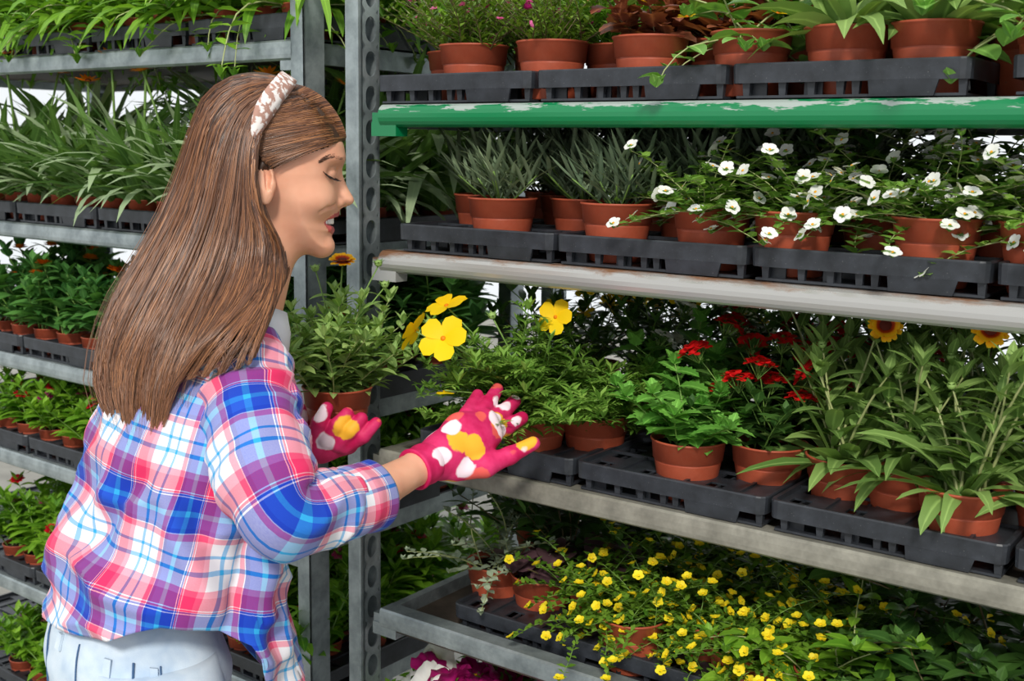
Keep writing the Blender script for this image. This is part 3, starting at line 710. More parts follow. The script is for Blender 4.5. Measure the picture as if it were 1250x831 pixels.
def blobs(scale, thr, off):
    mp = t.n('ShaderNodeMapping'); mp.inputs['Location'].default_value = off; t.l(co, mp.inputs[0]); nn = t.noise(60, 2, .5, mp.outputs[0])
    ad = t.n('ShaderNodeVectorMath', operation='MULTIPLY_ADD'); ad.inputs[1].default_value = (.012,)*3; t.l(nn, ad.inputs[0]); t.l(mp.outputs[0], ad.inputs[2])
    vo = t.n('ShaderNodeTexVoronoi'); vo.inputs['Scale'].default_value = scale; t.l(ad.outputs[0], vo.inputs[0])
    return t.ramp(vo.outputs['Distance'], [(thr, 1), (thr+.04, 0)])
n1 = t.noise(30, 3, .6, co); c = t.ramp(n1, [(.35, srgb(196,18,82)), (.7, srgb(226,56,116))])
c = t.mix(blobs(22, .30, (.3, .1, .2)), c, srgb(240,96,90)); c = t.mix(blobs(19, .30, (1.1, .7, .2)), c, srgb(244,178,50)); c = t.mix(blobs(18, .24, (.2, 2.1, .9)), c, srgb(250,226,236))
t.set(c, .6, 0, .3); M['glove'] = t.m

# ---- signed distance modelling
def surface_nets(f, X, Y, Z):
    nx, ny, nz = f.shape; neg = f < 0
    cnt = np.zeros((nx-1, ny-1, nz-1)); acc = np.zeros((nx-1, ny-1, nz-1, 3)); c = [X, Y, Z]
    corner = [(i, j, k) for i in (0, 1) for j in (0, 1) for k in (0, 1)]
    def sub(a, o): return a[o[0]:nx-1+o[0], o[1]:ny-1+o[1], o[2]:nz-1+o[2]]
    G = np.meshgrid(X, Y, Z, indexing='ij')
    for a in corner:
        for ax in range(3):
            if a[ax]: continue
            b = tuple(a[i]+(i == ax) for i in range(3))
            fa, fb = sub(f, a), sub(f, b); m = (fa < 0) != (fb < 0)
            t_ = np.where(m, fa/np.where(m, fa-fb, 1), 0)
            for q in range(3):
                pa, pb = sub(G[q], a), sub(G[q], b); acc[..., q] += np.where(m, pa+(pb-pa)*t_, 0)
            cnt += m
    act = cnt > 0; idx = -np.ones(act.shape, int); idx[act] = np.arange(act.sum()); V = acc[act]/cnt[act][:, None]
    faces = []
    for ax in range(3):
        u, v = [(1, 2), (2, 0), (0, 1)][ax]
        s0 = [slice(1, -1)]*3; s0[ax] = slice(0, -1); s1 = [slice(1, -1)]*3; s1[ax] = slice(1, None)
        A, B = neg[tuple(s0)], neg[tuple(s1)]
        m = A != B; I = np.argwhere(m); 
        if not len(I): continue
        base = I.copy(); base[:, u] += 1; base[:, v] += 1
        def at(du, dv): q = base.copy(); q[:, u] -= du; q[:, v] -= dv; return idx[q[:, 0], q[:, 1], q[:, 2]]
        q = np.stack([at(1, 1), at(0, 1), at(0, 0), at(1, 0)], 1); flip = ~A[m]
        q[flip] = q[flip][:, ::-1]; faces.append(q)
    Fc = np.concatenate(faces); Fc = Fc[(Fc >= 0).all(1)]
    return V, Fc
def smin(a, b, k): h = np.clip(.5+.5*(b-a)/k, 0, 1); return b*(1-h)+a*h-k*h*(1-h)
def smax(a, b, k): return -smin(-a, -b, k)
def capsule(p, a, b, ra, rb):
    a, b = np.array(a), np.array(b); ab = b-a; L2 = ab@ab
    t_ = np.clip(((p[0]-a[0])*ab[0]+(p[1]-a[1])*ab[1]+(p[2]-a[2])*ab[2])/L2, 0, 1)
    return np.sqrt((p[0]-a[0]-t_*ab[0])**2+(p[1]-a[1]-t_*ab[1])**2+(p[2]-a[2]-t_*ab[2])**2)-(ra+(rb-ra)*t_)
def ellip(p, c, r): 
    q = np.sqrt(sum(((p[i]-c[i])/r[i])**2 for i in range(3))); return (q-1)*min(r)
def polysdf(px, pz, poly):
    d = np.full(px.shape, 1e9); ins = np.zeros(px.shape, bool); n = len(poly)
    for i in range(n):
        ax, az = poly[i]; bx, bz = poly[(i+1) % n]; ex, ez = bx-ax, bz-az; wx, wz = px-ax, pz-az
        t_ = np.clip((wx*ex+wz*ez)/(ex*ex+ez*ez), 0, 1); d = np.minimum(d, (wx-ex*t_)**2+(wz-ez*t_)**2)
        c1 = (az <= pz) & (bz > pz); c2 = (az > pz) & (bz <= pz); cr_ = ex*wz-ez*wx; ins ^= (c1 & (cr_ > 0)) | (c2 & (cr_ < 0))
    d = np.sqrt(d); return np.where(ins, -d, d)
def smooth_poly(pts, k=5):
    n = len(pts); out = []
    for i in range(n):
        p0, p1, p2, p3 = [np.array(pts[(i+j) % n], float) for j in (-1, 0, 1, 2)]
        for j in range(k):
            s = j/k; out.append(tuple(.5*((2*p1)+(-p0+p2)*s+(2*p0-5*p1+4*p2-p3)*s*s+(-p0+3*p1-3*p2+p3)*s**3)))
    return out
class Frame:
    def __init__(s, px, py, d, ox=0, oy=0):
        s.o = P(px+ox, py+oy, d); s.Y = (s.o-CAM).normalized(); s.X = (xr-s.Y*xr.dot(s.Y)).normalized(); s.Z = s.X.cross(s.Y); s.px, s.py, s.s = px, py, (s.o-CAM).length/F
        s.Mx = np.array([s.X, s.Y, s.Z])
    def loc(s, px, py, d): return tuple(s.Mx @ np.array(P(px, py, d)-s.o))
    def w(s, V): return V @ s.Mx + np.array(s.o)
PROOT = Vector((P(190, 800, 1.42).x, P(190, 800, 1.42).y, 0)); 
person = empty('person', PROOT); tag(person, 'woman with long brown hair in plaid shirt and floral gloves holding potted plants', 'person')
def world_mesh(name, V, Fc, mats, parent, uv=None, mi=None, smooth=True):
    mb = MB(); V = np.array(V)-np.array(PROOT); me = bpy.data.meshes.new(name); me.from_pydata([tuple(v) for v in V.tolist()], [], [tuple(f) for f in (Fc.tolist() if hasattr(Fc, 'tolist') else Fc)])
    for m in (mats if isinstance(mats, (list, tuple)) else [mats]): me.materials.append(m)
    me.polygons.foreach_set('use_smooth', [smooth]*len(me.polygons))
    if mi is not None: me.polygons.foreach_set('material_index', mi)
    if uv is not None:
        ul = me.uv_layers.new(name='UVMap'); li = np.zeros(len(me.loops), int); me.loops.foreach_get('vertex_index', li); ul.data.foreach_set('uv', np.array(uv, float)[li].ravel())
    me.update(); o = bpy.data.objects.new(name, me); COL.objects.link(o); o.parent = parent; return o
def mbw(mb, name, mats, parent, smooth=True):
    return world_mesh(name, np.array([tuple(v) for v in mb.v]), mb.f, mats, parent, mb.uv, mb.mi, smooth)

# ---- body with head, neck, arms
HF = Frame(350, 205, 1.48, -3, -3); s0 = HF.s
hx = lambda x: (x-350)*s0
hz = lambda y: -(y-205)*s0
def axis(lo, hi, fine, coarse, fl, fh):
    a = list(np.arange(fl, fh, fine)); x = fl; st = fine
    while x > lo: st = min(st*1.18, coarse); x -= st; a.insert(0, x)
    x = a[-1]; st = fine
    while x < hi: st = min(st*1.18, coarse); x += st; a.append(x)
    return np.array(a)
AX = axis(-.28, .26, .0017, .006, hx(313), hx(434)); AY = axis(-.30, .24, .0017, .006, -.092, .008); AZ = axis(-.62, .12, .0017, .006, hz(314), hz(188))
X3, Y3, Z3 = np.meshgrid(AX, AY, AZ, indexing='ij'); Pt = (X3, Y3, Z3)
prof = [(360,121),(382,128),(399,144),(410,160),(417,173),(421,184),(421,193),(418.5,203),(415,213),(413,226),(412,240),(412.5,252),(412.5,259),(409,265),(405,270),(404,277),(404.5,283),(401.5,288),(402,294),(404,299),(402.5,306),(395,311.5),(384,312),(366,307),(347,299),(334,286),(322,270),(300,262),(275,246),(257,217),(252,185),(263,152),(286,126),(315,113),(342,114)]
poly = [(hx(x), hz(y)) for x, y in smooth_poly(prof, 4)]
X2, Z2 = np.meshgrid(AX, AZ, indexing='ij'); sd2 = polysdf(X2, Z2, poly)
W2 = np.interp(-Z2/s0+205, [100, 190, 215, 245, 275, 300, 315], [.066, .069, .067, .061, .053, .044, .040])
Rr = np.interp(X2/s0+350, [300, 360, 400], [.062, .058, .052])
fx = 1-(1-np.interp(X2/s0+350, [368, 395, 412], [1, .84, .74]))*np.clip((-Z2/s0+205-228)/30, 0, 1)
q = np.clip(1+sd2/Rr, 0, 3)[:, None, :]; Wb = (W2*fx)[:, None, :]
hd = (((np.abs(Y3)/Wb)**2.1+q**2.1)**(1/2.1)-1)*Wb*.9
npoly = [(hx(x), hz(y)) for x, y in smooth_poly([(416,200),(417.5,212),(421,224),(426,235),(430.5,243),(431.2,247),(429,250.5),(424,253),(417,255),(407,256),(402,248),(402,235),(405,220),(409,206)], 4)]
nsd = polysdf(X2, Z2, npoly); Wn = np.interp(-Z2/s0+205, [200, 215, 232, 244, 255], [.006, .0075, .010, .013, .012])[:, None, :]
Wn = Wn*np.interp(X2/s0+350, [405, 422, 431], [1.15, .95, .75])[:, None, :]
qn = np.clip(1+nsd/.011, 0, 3)[:, None, :]; nose = (np.sqrt((Y3/Wn)**2+qn**2)-1)*.009
hd = smin(hd, nose, .006)
def hp(px, py, y): return (hx(px), y, hz(py))
for sg in (-1, 1):
    hd = smin(hd, ellip(Pt, hp(411, 248, sg*.0125), (.0085, .0062, .0068)), .004)
    hd = smax(hd, -ellip(Pt, hp(412, 214, sg*.036), (.014, .016, .0105)), .010)
    hd = smin(hd, ellip(Pt, hp(397, 213.5, sg*.031), (.0140, .0150, .0125)), .003)
    hd = smin(hd, ellip(Pt, hp(402, 197, sg*.026), (.016, .022, .006)), .010)
    hd = smin(hd, ellip(Pt, hp(380, 243, sg*.035), (.026, .024, .020)), .016)
    hd = smin(hd, capsule(Pt, hp(408.5, 261.5, 0), hp(402.5, 264.5, sg*.018), .0048, .0040), .003)
    hd = smin(hd, capsule(Pt, hp(402.5, 264.5, sg*.018), hp(393, 267.5, sg*.027), .0040, .0028), .003)
    hd = smin(hd, capsule(Pt, hp(402, 281.5, 0), hp(399.5, 278, sg*.016), .0050, .0045), .003)
    hd = smin(hd, capsule(Pt, hp(399.5, 278, sg*.016), hp(393, 270, sg*.027), .0042, .0026), .003)
    ear = ellip(Pt, hp(328, 223, sg*.074), (.0120, .0085, .0285)); ear = smax(ear, -ellip(Pt, hp(330, 219, sg*.083), (.0066, .0105, .0165)), .002); ear = smin(ear, capsule(Pt, hp(326, 212, sg*.078), hp(327, 232, sg*.079), .0018, .0022), .002)
    ear = smin(ear, ellip(Pt, hp(336, 227, sg*.073), (.0045, .006, .0065)), .003)
    hd = smin(hd, ear, .004)
    hd = smax(hd, -ellip(Pt, hp(417, 253.5, sg*.0065), (.0045, .0028, .0022)), .002)
hd = smax(hd, -ellip(Pt, hp(404, 271.5, 0), (.0165, .0285, .0050)), .0025)
def surf_of(arr, px, py):
    i = np.searchsorted(AX, hx(px)); k = np.searchsorted(AZ, hz(py)); col = arr[i, :, k]; j = np.argmax(col < 0); return AY[j] if j else 0
for cr_ in ([(407, 251), (397, 254), (390, 258)],):
    pts_ = [hp(x, y, surf_of(hd, x, y)+.0006) for x, y in cr_]
    for k_, (a, b) in enumerate(zip(pts_, pts_[1:])): hd = smax(hd, -capsule(Pt, a, b, .0013, .0012), .0045)
hd = smin(hd, ellip(Pt, hp(392, 300, 0), (.0135, .014, .0135)), .010)
L = HF.loc
bd = capsule(Pt, L(322, 262, 1.49), L(294, 405, 1.48), .050, .046)
body = smin(hd, bd, .022)
ax, ay = 0, 0
for a, b, ra, rb in ((L(258, 470, 1.47), L(195, 745, 1.45), .068, .078), (L(300, 455, 1.39), L(210, 455, 1.58), .032, .032), (L(288, 415, 1.475), L(262, 480, 1.47), .046, .065),
                     (L(306, 462, 1.37), L(350, 622, 1.265), .032, .026), (L(350, 622, 1.265), L(400, 615, 1.295), .026, .027), (L(400, 615, 1.295), L(460, 598, 1.372), .029, .0245), (L(460, 598, 1.372), L(515, 568, 1.445), .0245, .0205), (L(515, 568, 1.445), L(560, 543, 1.49), .019, .019),
                     (L(210, 455, 1.60), L(262, 575, 1.66), .030, .026), (L(262, 575, 1.66), L(372, 548, 1.625), .026, .020), (L(372, 548, 1.625), L(405, 535, 1.625), .017, .015)):
    body = smin(body, capsule(Pt, a, b, ra, rb), .014)
V, Fc = surface_nets(body, AX, AY, AZ)
ctr = V[Fc].mean(1); cp = (ctr[:, 0], ctr[:, 1], ctr[:, 2]); li = np.full(len(ctr), 1e9)
for sg in (-1, 1):
    for a, b, ra, rb in ((hp(409, 261.5, 0), hp(402.8, 264.5, sg*.018), .0054, .0046), (hp(402.8, 264.5, sg*.018), hp(393, 267.5, sg*.027), .0044, .0026), (hp(403, 281.5, 0), hp(400, 278.5, sg*.016), .0056, .0048), (hp(400, 278.5, sg*.016), hp(393, 270, sg*.027), .0046, .0026)):
        li = np.minimum(li, capsule(cp, a, b, ra, rb))
cx_, cz_ = ctr[:, 0]/s0+350-3, -ctr[:, 2]/s0+205-3
line = np.interp(cx_, [318, 330, 345, 370, 396, 412, 421], [207, 207, 200, 190, 181, 172, 160])
scalp = (cz_ < 330) & ((cz_ < line) & (cx_ > 318) | (cx_ <= 318) & (cz_ < 300))
mi_ = (li < .0009).astype(int); mi_[scalp] = 2
bodyo = world_mesh('body', HF.w(V), Fc, [M['skin'], M['lips'], M['hair_mass']], person, None, mi_)
def surfY(px, py):
    """depth of the near skin surface at a place on the head"""
    i = np.searchsorted(AX, hx(px)); k = np.searchsorted(AZ, hz(py)); col = body[i, :, k]; j = np.argmax(col < 0)
    if j == 0: return 0.0
    a, b = col[j-1], col[j]; return AY[j-1]+(AY[j]-AY[j-1])*a/(a-b)
def hw(px, py, y): return Vector(HF.w(np.array([hp(px, py, y)]))[0])
# teeth, lashes, brow
mb = MB()
for sg in (-1, 1):
    for i in range(5):
        yy = sg*(.0022+.0043*i); x = 406.2-.55*i-.45*i*i*.8; c = np.array(hp(x-1.6, 270.2-.2*i, yy)); 
        lathe(mb, [(.0001, .0052), (.0017, .0046), (.0022, .002), (.0021, -.003), (.0015, -.0046), (.0001, -.005)], 8, tuple(c))
V = HF.w(np.array(mb.v)); world_mesh('teeth', V, mb.f, M['teeth'], person)
def onskin(pts, lift=.0006): return [hw(x, y, surfY(x, y)-lift) for x, y in pts]
mb = MB(); lid = [(393.5,211.5),(396,214.5),(399,217),(402.5,219),(406,220),(409.5,220)]
tube(mb, onskin(lid, -.0002), [.0004, .0009, .0014, .0017, .0015, .0006], 6)
rg = random.Random(4)
for i in range(34):
    t_ = i/33; j = min(4, int(t_*5)); f = t_*5-j; x = lid[j][0]*(1-f)+lid[j+1][0]*f; y = lid[j][1]*(1-f)+lid[j+1][1]*f; yy = surfY(x, y)
    pts = [hw(x, y, yy-.0004), hw(x+2.0+1.5*t_, y+2.2, yy-.0030), hw(x+5+2*t_+rg.uniform(-.5, .5), y+3.4+rg.uniform(-.6, .6), yy-.0052)]; tube(mb, pts, [.0004, .0003, .00008], 4)
mbw(mb, 'eyelashes', M['lash'], person)
mb = MB()
for i in range(260):
    t_ = rg.random(); x = 391+26*t_; yc = np.interp(t_, [0, .35, .65, 1], [200.5, 195.0, 193.4, 197.0]); wdt = 2.4*(math.sin(PI*(.12+.8*t_))**.6)
    y = yc+rg.uniform(-1, 1)*wdt; yy = surfY(min(x, 417), y); x2, y2 = x-3.0, y+rg.uniform(-.2, 1.0)
    tube(mb, [hw(x, y, yy-.0003), hw(x2, y2, surfY(x2, y2)-.0007)], [.00028, .00010], 3)
mbw(mb, 'eyebrow', M['brow'], person)

# ---- lofted clothes
def crv(xs, ys, x):
    """smooth curve through samples"""
    xs, ys = np.array(xs, float), np.array(ys, float); i = np.clip(np.searchsorted(xs, x)-1, 0, len(xs)-2)
    m = np.gradient(ys, xs); h = xs[i+1]-xs[i]; t_ = np.clip((x-xs[i])/h, 0, 1)
    return (2*t_**3-3*t_**2+1)*ys[i]+(t_**3-2*t_**2+t_)*h*m[i]+(-2*t_**3+3*t_**2)*ys[i+1]+(t_**3-t_**2)*h*m[i+1]
AL = R(33); fdir = (math.cos(AL)*RT+math.sin(AL)*FH); ldir = (math.sin(AL)*RT-math.cos(AL)*FH)
lv = [402, 420, 445, 480, 540, 600, 655, 705, 750, 790, 835]
CXs = [287, 274, 262, 250, 236, 224, 210, 197, 195, 197, 198]
HWs = [46, 78, 104, 117, 127, 125, 129, 135, 137, 138, 138]
DDs = [1.475, 1.475, 1.47, 1.465, 1.455, 1.45, 1.44, 1.43, 1.425, 1.42, 1.42]
RAs = [.85, .55, .50, .54, .60, .64, .66, .68, .70, .72, .72]
def torso_center(L_): return np.array(P(float(crv(lv, CXs, L_)), L_, float(crv(lv, DDs, L_))))
axis_dir = (torso_center(460)-torso_center(740)); axis_dir /= np.linalg.norm(axis_dir)
fa = np.array(fdir); fa = fa-axis_dir*(fa@axis_dir)*.8; fa /= np.linalg.norm(fa); la = np.array(ldir)
def torso_pt(th, L_, off=0, ex=1.0):
    c = torso_center(L_); d = float(crv(lv, DDs, L_)); hwd = float(crv(lv, HWs, L_))*d/F; ra = float(crv(lv, RAs, L_))
    k = math.sqrt((ra*math.cos(AL))**2+math.sin(AL)**2); b = hwd/k; a = ra*b; c_, s_ = math.cos(th), math.sin(th); e = .85
    return c+fa*(a*ex+off)*math.copysign(abs(c_)**e, c_)+la*(b+off)*math.copysign(abs(s_)**e, s_)
def fold(u, v, sc=1.0):
    n1 = noise.noise(Vector((u*9+v*5, v*16-u*4, 1.3))); n2 = noise.noise(Vector((u*26-v*9, v*22+u*6, 7.1)))
    r1 = 1-abs(n1)*2; return sc*(.0125*(r1-.45)+.0035*n2)
NT_, NV = 180, 120
HEM = {}
def hem(th):
    k = round(math.degrees(th)) % 360
    if k in HEM: return HEM[k]
    L_ = hem0(th)
    if 35 < k < 235:
        for _ in range(6):
            q = proj(Vector(torso_pt(th, L_, .002))); tg_ = float(np.interp(q[0], [55, 65, 91, 133, 168, 196, 231, 270, 296, 306, 330], [748, 759, 775, 782, 771, 764, 768, 772, 784, 828, 838])); L_ -= (q[1]-tg_)*.8
    HEM[k] = L_; return L_
def hem0(th):
    # shirt tails: lowest at the back and at the front flap, rising at the side seams
    d = math.degrees(th) % 360     # 0 = front, 90 = the person's right side, 180 = back
    return float(np.interp(d, [0, 25, 50, 78, 100, 125, 150, 180, 220, 270, 300, 340, 360], [842, 838, 815, 775, 766, 770, 782, 786, 778, 758, 780, 835, 842]))
V, UVs = [], []
for j in range(NV+1):
    for i in range(NT_):
        th = 2*PI*i/NT_; h = hem(th); v = j/NV; L_ = 404+(h-404)*v
        u = th*.16; vv = (L_-404)*.00103
        am = min(1, max(.12, (L_-440)/120)); off = fold(u, vv, am)+.003
        # deep drape folds at the waist and below the arm
        d = math.degrees(th)
        def ridge(c0, s0_, wd, amp):
            # crease along a slanted line in (angle, level)
            x = (d-c0-(L_-600)*s0_)/wd; return amp*math.exp(-x*x)
        k1 = math.exp(-((L_-640)/90)**2)
        off += ridge(118, -.34, 8, .010)*k1 - ridge(104, -.34, 7, .008)*k1 + ridge(165, .30, 9, .011)*k1 - ridge(152, .30, 7, .009)*k1
        k2 = min(1, max(0, (L_-560)/80)); off += k2*(ridge(62, .03, 9, .014)-ridge(78, .03, 6, .012)+ridge(40, 0, 8, .008)+ridge(92, .05, 6, .004))
        k3 = math.exp(-((L_-690)/35)**2); off += k3*(ridge(140, 0, 40, .006))
        k4 = math.exp(-((L_-735)/25)**2); off -= k4*.004*math.sin(PI*max(0, min(1, (d-80)/170)))
        ex = 1.0+(.28*min(1, max(0, (L_-640)/120))*max(0, math.cos(th)))
        V.append(torso_pt(th, L_, off, ex)); UVs.append((u, vv+.03*math.sin(th*2)*0))
Fc = [(j*NT_+i, (j+1)*NT_+i, (j+1)*NT_+(i+1) % NT_, j*NT_+(i+1) % NT_) for j in range(NV) for i in range(NT_)]
# duplicated seam column keeps the pattern from wrapping across a single face
shirt = world_mesh('shirt', V, Fc, M['plaid'], person, UVs)
sm_ = shirt.modifiers.new('thick', 'SOLIDIFY'); sm_.thickness = .0015; sm_.offset = -1
def loft_path(name, keys, nu, nv, foldamp, mat, parent, uoff=0, voff=0, flat=1.0, endflare=0):
    pts = np.array([P(*k[:3]) for k in keys]); rad = np.array([k[3] for k in keys]); n = len(keys)
    dd = np.r_[0, np.cumsum(np.linalg.norm(np.diff(pts, axis=0), axis=1))]; V, UVs = [], []; prev = None
    for j in range(nv+1):
        s = dd[-1]*j/nv; p = np.array([crv(dd, pts[:, q], s) for q in range(3)]); p2 = np.array([crv(dd, pts[:, q], min(dd[-1], s+.004)) for q in range(3)]); p1 = np.array([crv(dd, pts[:, q], max(0, s-.004)) for q in range(3)])
        tg = p2-p1; tg /= np.linalg.norm(tg)
        if prev is None: a = np.cross(tg, np.array(FW)); a /= np.linalg.norm(a)
        else: a = prev-tg*(prev@tg); a /= np.linalg.norm(a)
        prev = a; b = np.cross(tg, a); r = float(crv(dd, rad, s))
        for i in range(nu):
            th = 2*PI*i/nu; u = th*.046; off = fold(u*1.2+3, s*1.3+uoff, foldamp)
            V.append(p+(a*math.cos(th)+b*math.sin(th)*flat)*(r+off)); UVs.append((u+uoff, s+voff))
    Fc = [(j*nu+i, (j+1)*nu+i, (j+1)*nu+(i+1) % nu, j*nu+(i+1) % nu) for j in range(nv) for i in range(nu)]
    o = world_mesh(name, V, Fc, mat, parent, UVs); m_ = o.modifiers.new('thick', 'SOLIDIFY'); m_.thickness = .0014; m_.offset = 0; return o, V, dd
sleeve_keys = [(286, 418, 1.43, .030), (291, 430, 1.41, .044), (298, 452, 1.385, .053), (304, 485, 1.355, .057), (310, 520, 1.325, .056), (319, 560, 1.295, .053), (331, 600, 1.27, .051), (348, 627, 1.262, .047), (372, 629, 1.278, .042), (398, 620, 1.305, .039), (420, 615, 1.33, .037)]
loft_path('sleeve', sleeve_keys, 96, 110, .85, M['plaid'], shirt, .02, .035)
loft_path('cuff', [(408, 618, 1.315, .0395), (416, 616.5, 1.325, .041), (434, 611, 1.347, .0415), (450, 606, 1.368, .0425), (453, 605, 1.372, .0415)], 64, 20, .25, M['plaid'], shirt, .075, .0)
loft_path('sleeve', [(215, 432, 1.56, .042), (208, 445, 1.60, .052), (222, 500, 1.63, .053), (262, 573, 1.665, .048), (310, 566, 1.655, .042), (345, 556, 1.64, .038)], 64, 70, .8, M['plaid'], shirt, .05, .01)
# button and tab on the rolled sleeve
mb = MB(); c = P(368, 634, 1.232); lathe(mb, [(.0001, .002), (.0055, .002), (.006, 0), (.0001, -.001)], 16)
o = mb.build('button', simple('navy_button', srgb(30,40,90), .3), shirt); o.location = c-PROOT; o.rotation_euler = (CAM-c).to_track_quat('Z', 'Y').to_euler()
# yoke seams
def seam(pts, name='seam', r=.0011, mat='denim_seam', parent=None):
    mb = MB(); tube(mb, pts, r, 5); return mbw(mb, name, M[mat], parent or shirt)
# collar: stand and folded leaf around the neck
nk = Frame(318, 385, 1.46)
V, UVs = [], []; NU = 48; rows = [(.0, -.004, .046), (.5, .020, .046), (1, .022, .049), (1.6, .008, .054), (2.2, -.012, .058)]
ctrn = np.array(P(298, 392, 1.475)); nax = np.array(P(318, 340, 1.48))-np.array(P(302, 400, 1.475)); nax /= np.linalg.norm(nax)
fb_ = fa-nax*(fa@nax); fb_ /= np.linalg.norm(fb_); lb_ = np.cross(nax, fb_)
if lb_ @ la < 0: lb_ = -lb_
for k, (vv, hgt, rr) in enumerate(rows):
    for i in range(NU):
        th = R(22)+(2*PI-R(44))*i/(NU-1); front = max(0, math.cos(th)); drop = -.020*front*(k >= 3)*(k-2)/2
        V.append(ctrn+nax*(hgt+drop)+(fb_*math.cos(th)+lb_*math.sin(th))*rr*(1+.10*front*(k > 2))); UVs.append((th*.07, vv*.02))
Fc = [(j*NU+i, (j+1)*NU+i, (j+1)*NU+i+1, j*NU+i+1) for j in range(len(rows)-1) for i in range(NU-1)]
o = world_mesh('collar', V, Fc, M['cotton_white'], shirt, UVs); o['label'] = 'white inner collar'; m_ = o.modifiers.new('thick', 'SOLIDIFY'); m_.thickness = .002

# ---- jeans
V, UVs = [], []; NJ = 96
jl = [715, 745, 775, 805, 840]; jcx = [172, 170, 169, 169, 170]; jhw = [92, 103, 114, 117, 117]
hipc = np.array(P(170, 840, 1.42)); hipz = hipc[2]
for L_ in np.linspace(715, 840, 24):
    c = np.array(P(float(crv(jl, jcx, L_)), L_, 1.425)); hwd = float(crv(jl, jhw, L_))*1.425/F; k = math.sqrt((.72*math.cos(AL))**2+math.sin(AL)**2); b = hwd/k
    for i in range(NJ):
        th = 2*PI*i/NJ; n_ = noise.noise(Vector((math.cos(th)*2, math.sin(th)*2, L_*.03)))*.004
        V.append(c+fa*(b*.72+n_)*math.copysign(abs(math.cos(th))**.9, math.cos(th))+la*(b+n_)*math.copysign(abs(math.sin(th))**.9, math.sin(th))); UVs.append((th, L_*.001))
Fc = [(j*NJ+i, (j+1)*NJ+i, (j+1)*NJ+(i+1) % NJ, j*NJ+(i+1) % NJ) for j in range(23) for i in range(NJ)]
jeans = world_mesh('jeans', V, Fc, M['denim'], person, UVs)
def jp(th, L_, off=.0016):
    c = np.array(P(float(crv(jl, jcx, L_)), L_, 1.425)); hwd = float(crv(jl, jhw, L_))*1.425/F; k = math.sqrt((.72*math.cos(AL))**2+math.sin(AL)**2); b = hwd/k
    return c+fa*(b*.72+off)*math.copysign(abs(math.cos(th))**.9, math.cos(th))+la*(b+off)*math.copysign(abs(math.sin(th))**.9, math.sin(th))
for s in (1, -1):
    mb = MB(); foot = Vector((PROOT.x, PROOT.y, .06))+ldir*.085*s+fdir*.02; hip = Vector(hipc)+ldir*.072*s+Vector((0, 0, .02)); kn = (hip+foot)/2+fdir*.02
    tube(mb, [hip+Vector((0,0,.05)), hip, hip*.7+kn*.3, kn, kn*.5+foot*.5, foot], [.070, .082, .076, .055, .050, .044], 32); mbw(mb, 'trouser_leg', M['denim'], jeans)
    mb = MB(); rings = [(-.10, .020, .0, .03), (-.09, .034, .0, .075), (-.04, .038, 0, .085), (.02, .040, 0, .075), (.08, .044, 0, .058), (.13, .040, 0, .045), (.155, .022, .0, .03)]; vs = []
    for (x, wd, z0_, z1_) in rings:
        for k in range(16):
            a = 2*PI*k/16; q = foot+fdir*(x+.02)+ldir*(wd*math.cos(a)); q.z = max(.001, (z0_+z1_)/2+(z1_-z0_)/2*math.sin(a)); vs.append(tuple(q))
    mb.add(vs, [(i*16+k, i*16+(k+1) % 16, (i+1)*16+(k+1) % 16, (i+1)*16+k) for i in range(6) for k in range(16)]+[tuple(range(16))[::-1], tuple(96+k for k in range(16))]); mbw(mb, 'shoe', M['shoe'], person)
for th_, r_ in ((112, .0014), (96, .001), (150, .001), (183, .0012)): seam([Vector(jp(R(th_), l_, .0012)) for l_ in np.linspace(762, 840, 10)], 'seam', r_, 'denim_seam', jeans)
for th_ in (128, 100, 168):
    mb = MB(); ps = []
    for l_ in (764, 782): 
        for dth in (-2.2, 2.2): ps.append(tuple(jp(R(th_+dth), l_, .004)))
    for l_ in (764, 782): 
        for dth in (-2.2, 2.2): ps.append(tuple(jp(R(th_+dth), l_, .0005)))
    mb.add(ps, [(0,1,3,2), (4,6,7,5), (0,2,6,4), (1,5,7,3), (0,4,5,1), (2,3,7,6)]); mbw(mb, 'belt_loop', M['denim'], jeans, False)
mb = MB(); ps = [tuple(jp(R(a), l_, .003)) for l_ in (777, 784) for a in (92, 98)]; mb.add(ps, [(0,1,3,2)]); o = mbw(mb, 'leather_patch', M['leather'], jeans, False); m_ = o.modifiers.new('t', 'SOLIDIFY'); m_.thickness = .002
for l_ in (790, 812): 
    mb = MB(); lathe(mb, [(.0001, .0018), (.003, .001), (.0036, -.001)], 10); c = Vector(jp(R(103), l_, .001)); o = mb.build('rivet', M['galv_dark'], jeans); o.location = c-PROOT; o.rotation_euler = (c-Vector(torso_center(800))).to_track_quat('Z', 'Y').to_euler()

